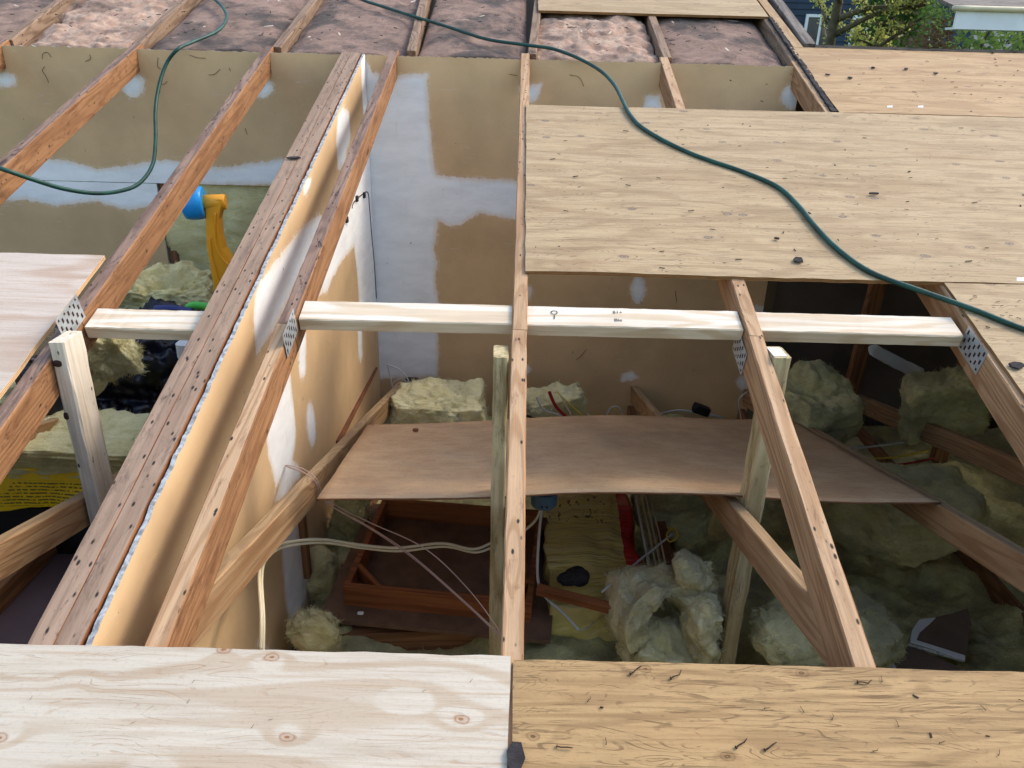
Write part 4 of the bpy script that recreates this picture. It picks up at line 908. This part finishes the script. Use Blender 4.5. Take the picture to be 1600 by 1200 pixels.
for k, (x, y, lb) in enumerate([(1390, 167, 'left white paper tag in the far sheet joint'), (1438, 167, 'right white paper tag in the far sheet joint'), (1594, 437, 'white paper tag by the hose at the right frame edge')]):
    mt_ = ROOFM.copy(); mt_.translation = onR(x, y, -.002)
    V = [(-.013, -.006, 0), (.008, -.009, .001), (.014, .007, .004), (-.006, .009, .001)]; V += [(a, b, c - .0006) for a, b, c in V]
    tag(mesh('paper_tag', V, [(0, 1, 2, 3), (7, 6, 5, 4), (0, 4, 5, 1), (1, 5, 6, 2), (2, 6, 7, 3), (3, 7, 4, 0)], 'white', None, mt_), lb, 'tag')

# grade stamp and pencilled letters on the blocking
def lettering(txt, px, py, size, parent, rotz=0., name='grade_stamp'):
    cu = bpy.data.curves.new(name, 'FONT'); cu.body = txt; cu.size = size; cu.align_x = 'CENTER'; cu.align_y = 'CENTER'; cu.space_line = .8
    tmp = bpy.data.objects.new(name, cu); COL.objects.link(tmp)
    me = bpy.data.meshes.new_from_object(tmp.evaluated_get(bpy.context.evaluated_depsgraph_get())); bpy.data.objects.remove(tmp); bpy.data.curves.remove(cu)
    me.name = name; me.materials.clear(); me.materials.append(M['blackc'])
    o = bpy.data.objects.new(name, me); COL.objects.link(o); mt_ = ROOFM.copy(); mt_.translation = onR(px, py, .0200); place(o, mt_ @ Matrix.Rotation(rotz, 4, 'Z'), parent); return o
lettering('O\nI', 866, 492, .026, b3);
lettering('81+', 965, 488, .018, b3, 0, 'pencil_mark'); lettering('Ble', 966, 500, .018, b3, 0, 'pencil_mark')

# ================================================================== BEYOND THE ROOF: neighbours and trees
def leafm(name, a, b):
    m = MT(name, .7); m.col(m.mix(m.step(m.noise(m.coord((1, 1, 1)), 2.2, 5, .7), .3, .7), a, b))
    m.b.inputs['Transmission Weight'].default_value = .0
    tl = m.n('BsdfTranslucent'); tl.inputs[0].default_value = (b[0], b[1], b[2] * .8, 1); ms = m.n('MixShader'); ms.inputs[0].default_value = .4
    m.put(ms.inputs[1], m.b.outputs[0]); m.put(ms.inputs[2], tl.outputs[0]); m.put(m.t.nodes['Material Output'].inputs[0], ms.outputs[0]); return m.m
M['leaf_lime'] = leafm('moss_leaf', srgb(140, 150, 72), srgb(190, 194, 118)); M['leaf_con'] = leafm('conifer_leaf', srgb(44, 74, 38), srgb(84, 116, 60))
M['leaf_brown'] = leafm('brown_leaf', srgb(116, 92, 78), srgb(148, 122, 106)); M['leaf_green'] = leafm('hedge_leaf', srgb(54, 82, 40), srgb(104, 132, 70))
M['bark'] = plain('bark', srgb(92, 86, 66), .95, .3, 9, .6)
def crown(c, rad, n, size, mat, seed, parent, clumps=50, spread=.22, hollow=.5):
    r = random.Random(seed); V, F = [], []; cl = []
    for _ in range(clumps):
        d = Vector((r.gauss(0, 1), r.gauss(0, 1), r.gauss(0, 1))).normalized() * r.uniform(hollow, 1.); cl.append(Vector((d.x * rad[0], d.y * rad[1], d.z * rad[2])))
    sm = min(rad)
    for _ in range(n):
        p = r.choice(cl) + Vector((r.gauss(0, 1), r.gauss(0, 1), r.gauss(0, 1))) * spread * sm
        u = Vector((r.gauss(0, 1), r.gauss(0, 1), r.gauss(0, .8))).normalized(); w = u.cross(Vector((r.gauss(0, 1), r.gauss(0, 1), r.gauss(0, 1)))).normalized(); s = size * r.uniform(.5, 1.3); b = len(V)
        V += [p, p + u * s * .5 + w * s * .3, p + u * s, p + u * s * .5 - w * s * .3]; F.append((b, b + 1, b + 2, b + 3))
    return mesh('crown', V, F, mat, parent, Matrix.Translation(c))
def limbs(base, top, r0, n, reach, seed, parent, mat='bark', up=.25, zmin=.35):
    r = random.Random(seed); base, top = Vector(base), Vector(top); tips = []
    tube('trunk', [base, base.lerp(top, .5) + Vector((r.uniform(-.1, .1), 0, 0)), top], r0, mat, parent, n=6, sides=8, rad=(1, .35))
    for k in range(n):
        t = zmin + (1 - zmin) * (k + .5) / n; p = base.lerp(top, t); a = r.uniform(0, 6.28)
        d = Vector((math.cos(a), math.sin(a), up + r.uniform(-.2, .4))).normalized(); L = reach * r.uniform(.6, 1.1)
        q1 = p + d * L * .5 + Vector((0, 0, r.uniform(-.1, .1))); q2 = p + d * L + Vector((r.uniform(-.2, .2), 0, r.uniform(-.1, .3)))
        tube('limb', [p, q1, q2], r0 * .36, mat, parent, n=4, sides=6, rad=(1, .35)); tips.append((p, q1, q2))
        for _ in range(5):
            s = p.lerp(q2, r.uniform(.35, .95)); e = s + Vector((r.gauss(0, .3), r.gauss(0, .3), r.gauss(.1, .25))) * reach * .6
            tube('limb', [s, s.lerp(e, .5) + Vector((0, 0, .03)), e], r0 * .16, mat, parent, n=3, sides=5, rad=(1, .4)); tips.append((s, e, e))
    return tips
def tree(name, base, top, r0, label, mat, crowns, nl=10, reach=1., seed=1):
    t = empty(name, base, label, 'tree'); tips = limbs(base, top, r0, nl, reach, seed, t)
    for k, (c, rad, n, size, cl) in enumerate(crowns): crown(Vector(c), rad, n, size, mat, seed * 10 + k, t, cl)
    return t, tips
# mossy open tree
tb = Vector((onY(1302, 40, 11.).x, 11., -4)); tr, tips = tree('mossy_tree', tb, tb + Vector((.05, 0, 7.5)), .12, 'bare tree with lime-green mossy branches beyond the far roof edge', 'leaf_lime', [], 26, 1.25, 3)
V, F = [], []; r = random.Random(5)
for p, q, e in tips:
    for _ in range(85):
        s = p.lerp(q, r.random()) if r.random() < .5 else q.lerp(e, r.random()); s = s + Vector((r.gauss(0, .03), r.gauss(0, .03), r.gauss(.02, .03)))
        u = Vector((r.gauss(0, 1), r.gauss(0, 1), r.gauss(.3, 1))).normalized() * r.uniform(.02, .06); w = u.cross(Vector((r.gauss(0, 1), r.gauss(0, 1), r.gauss(0, 1)))).normalized() * .014; b = len(V)
        V += [s - tb, s - tb + u * .5 + w, s - tb + u, s - tb + u * .5 - w]; F.append((b, b + 1, b + 2, b + 3))
mesh('crown', V, F, 'leaf_lime', tr, Matrix.Translation(tb))
cx_ = onY(1392, 30, 13.).x
tree('conifer', (cx_, 13, -4), (cx_, 13, 5), .16, 'dark green conifer between the mossy tree and the brown shrub', 'leaf_con', [((cx_, 13, 2), (.45, .5, 2.6), 6500, .10, 140), ((cx_ + .05, 13, -1), (.8, .8, 2.6), 3500, .12, 90)], 8, .5, 7)
sx0 = onY(1452, 40, 9.2).x
tree('brown_shrub', (sx0, 9.2, -4), (sx0, 9.2, 1.2), .08, 'dull brown rounded shrub left of the white eave', 'leaf_brown', [((sx0, 9.2, .45), (.46, .45, 1.22), 13000, .05, 260), ((sx0 + .1, 9.3, -1.2), (.8, .7, 1.5), 3000, .07, 60)], 8, .4, 9)
for k, (x, y, rx, rz, zc, lb) in enumerate([(onY(1530, 60, 9.3).x, 9.3, .5, 2.0, -.65, 'green hedge tree just below the white eave'), (onY(1610, 60, 9.6).x, 9.6, .6, 2.1, -.7, 'green hedge tree far right below the eave'), (onY(1425, 40, 17).x, 17., .9, 3.6, .0, 'dark green tree behind the brown shrub'), (11.5, 19., 2.2, 4.5, 1.2, 'tall green tree behind the white eave'), (onY(1240, 60, 16).x, 16., .7, 2.6, -1.2, 'low green tree behind the gable edge'), (onY(1530, 60, 14).x, 14., 1.0, 2.9, -.6, 'green tree right of the hedge below the eave'), (onY(1620, 60, 14.5).x, 14.5, 1.1, 2.9, -.5, 'green tree farthest right below the eave')]):
    tree('green_tree', (x, y, -4), (x, y, zc + rz * .7), .14, lb, 'leaf_green', [((x, y, zc), (rx, rx, rz), 6500, .13, 130)], 7, rx * .7, 20 + k)

# blue-grey clapboard house
HY = 25.
hs = empty('neighbour_house', (11, HY, -4), 'blue-grey clapboard house behind the mossy tree', 'house')
M['siding'] = plain('blue_siding', srgb(52, 66, 82), .8, .12, 2); M['shingle'] = plain('grey_shingle', srgb(110, 112, 122), .9, .2, 8, .5); M['trim'] = plain('white_trim', srgb(226, 230, 230), .6, .05); M['pane'] = plain('window_pane', srgb(50, 60, 70), .1, .1, spec=.8)
V, F = [], []
for k in range(46):
    z = -4 + k * .17; b = len(V); x0, x1 = 7.6, 13.6
    V += [(x0, HY - .03, z), (x1, HY - .03, z), (x1, HY, z + .17), (x0, HY, z + .17), (x0, HY + .01, z), (x1, HY + .01, z)]; F += [(b, b + 1, b + 2, b + 3), (b + 4, b + 5, b + 1, b)]
mesh('clapboards', [Vector(v) - Vector((11, HY, -4)) for v in V], F, 'siding', hs, Matrix.Translation((11, HY, -4)))
box('wall', 7.6, 13.6, HY + .02, HY + 8, -4, 3.8, 'siding', hs)
V = [(7.2, HY - .4, 3.75), (14, HY - .4, 3.75), (14, HY + 4, 5.6), (7.2, HY + 4, 5.6), (14, HY + 8.4, 3.75), (7.2, HY + 8.4, 3.75)]; V += [(a, b, c + .12) for a, b, c in V]
mesh('roof', [Vector(v) - Vector((11, HY, -4)) for v in V], [(0, 3, 2, 1), (6, 7, 8, 9), (3, 5, 4, 2), (9, 8, 10, 11), (0, 1, 7, 6), (4, 5, 11, 10), (0, 6, 9, 3), (3, 9, 11, 5), (1, 2, 8, 7), (2, 4, 10, 8)], 'shingle', hs, Matrix.Translation((11, HY, -4)))
for x in (8.5, 9.9, 11.4):
    w_ = box('window', x, x + .9, HY - .09, HY - .02, 1.0, 2.5, 'trim', hs); box('pane', x + .08, x + .41, HY - .1, HY - .085, 1.08, 2.42, 'pane', w_); box('pane', x + .49, x + .82, HY - .1, HY - .085, 1.08, 2.42, 'pane', w_)
# second house: only its shingle roof shows above the shrub
h2 = empty('neighbour_house', (17, 27, -4), 'house with a grey-blue shingle roof above the brown shrub', 'house'); o2 = Vector((17, 27, -4))
box('wall', 14.4, 21, 27, 34, -4, 1.3, 'siding', h2)
V = [(14, 26.6, 1.3), (21.4, 26.6, 1.3), (21.4, 30.5, 4.0), (14, 30.5, 4.0), (21.4, 34.4, 1.3), (14, 34.4, 1.3)]; V += [(a, b, c + .12) for a, b, c in V]
mesh('roof', [Vector(v) - o2 for v in V], [(0, 3, 2, 1), (6, 7, 8, 9), (3, 5, 4, 2), (9, 8, 10, 11), (0, 1, 7, 6), (4, 5, 11, 10), (0, 6, 9, 3), (3, 9, 11, 5), (1, 2, 8, 7), (2, 4, 10, 8)], 'shingle', h2, Matrix.Translation(o2))
# neighbouring eave with white fascia
ex, ey = onY(1489, 28, 7.5).x, 7.5; z0, z1 = onY(1520, 46, ey).z, onY(1520, 17, ey).z
ev = empty('neighbour_eave', (ex + 2, ey, -4), 'neighbouring roof corner with white fascia and gutter at the right', 'house'); eo = Vector((ex + 2, ey, -4))
box('fascia', ex + .03, ex + 5, ey, ey + .03, z0, z1, 'trim', ev)
gV = [(0, 0, 0), (0, -.06, .0), (0, -.075, .02), (0, -.075, .045), (0, 0, .045)]
tube('gutter', [(ex - .03, ey - .02, z1 + .018), (ex + 2, ey - .02, z1 + .02), (ex + 5, ey - .02, z1 + .022)], .024, 'cream', ev, n=8)
box('soffit', ex + .2, ex + 5, ey + .035, ey + .5, z0 + .01, z0 + .03, 'trim', ev); box('wall', ex + 4.7, ex + 5, ey + .6, ey + 5, -4, z0 + .1, 'siding', ev)
V = [(ex, ey, z1 + .005), (ex + 5, ey, z1 + .005), (ex + 5, ey + 3, z1 + .75), (ex + .0, ey + 3, z1 + .75)]; V += [(a, b, c + .03) for a, b, c in V]
mesh('roof', [Vector(v) - eo for v in V], [(0, 3, 2, 1), (4, 5, 6, 7), (0, 1, 5, 4), (1, 2, 6, 5), (2, 3, 7, 6), (3, 0, 4, 7)], 'gable', ev, Matrix.Translation(eo))

# ------------------------------------------------------------------ litter of tearing off the old roof
def litter(name, n, xr, vr, w, label, seed, mat, L=(.006, .03)):
    r = random.Random(seed); V, F = [], []
    for _ in range(n):
        p = RP(r.uniform(*xr), r.uniform(*vr), w + r.uniform(-.002, .002)); a = r.uniform(0, 6.28); l = r.uniform(*L); t = l * r.uniform(.08, .3)
        d = Vector((math.cos(a), 0, 0)) + D * math.sin(a); e = N.cross(d); b = len(V)
        q = [p - d * l / 2 - e * t / 2, p + d * l / 2 - e * t * r.uniform(.1, .6), p + d * l / 2 * r.uniform(.6, 1) + e * t / 2, p - d * l / 2 * r.uniform(.6, 1) + e * t / 2]
        V += q + [x + N * .0025 for x in q]; F += [(b + 4, b + 5, b + 6, b + 7)] + [(b + i, b + (i + 1) % 4, b + 4 + (i + 1) % 4, b + 4 + i) for i in range(4)]
    o = RP((xr[0] + xr[1]) / 2, vr[0], w)
    tag(mesh(name, [v - o for v in V], F, mat, None, Matrix.Translation(o)), label, 'litter', kind='stuff')
litter('roofing_grit', 80, (.06, 3.6), (1.92, 3.9), -.0005, 'fine dark grit and splinters strewn over the old plywood', 3, 'chip', (.003, .014))
litter('roofing_grit', 45, (.05, 2.3), (-.2, .66), -.0005, 'fine dark grit on the worn near plywood', 4, 'rust', (.003, .011))
litter('roofing_grit', 260, (-2.9, 1.28), (3.86, 5.), .022, 'dark splinters and grit strewn over the pink batts', 5, 'chip', (.004, .03))
litter('wood_splinters', 35, (-2.9, 1.28), (3.86, 5.), .020, 'pale wood splinters strewn over the pink batts', 6, 'new', (.006, .05))
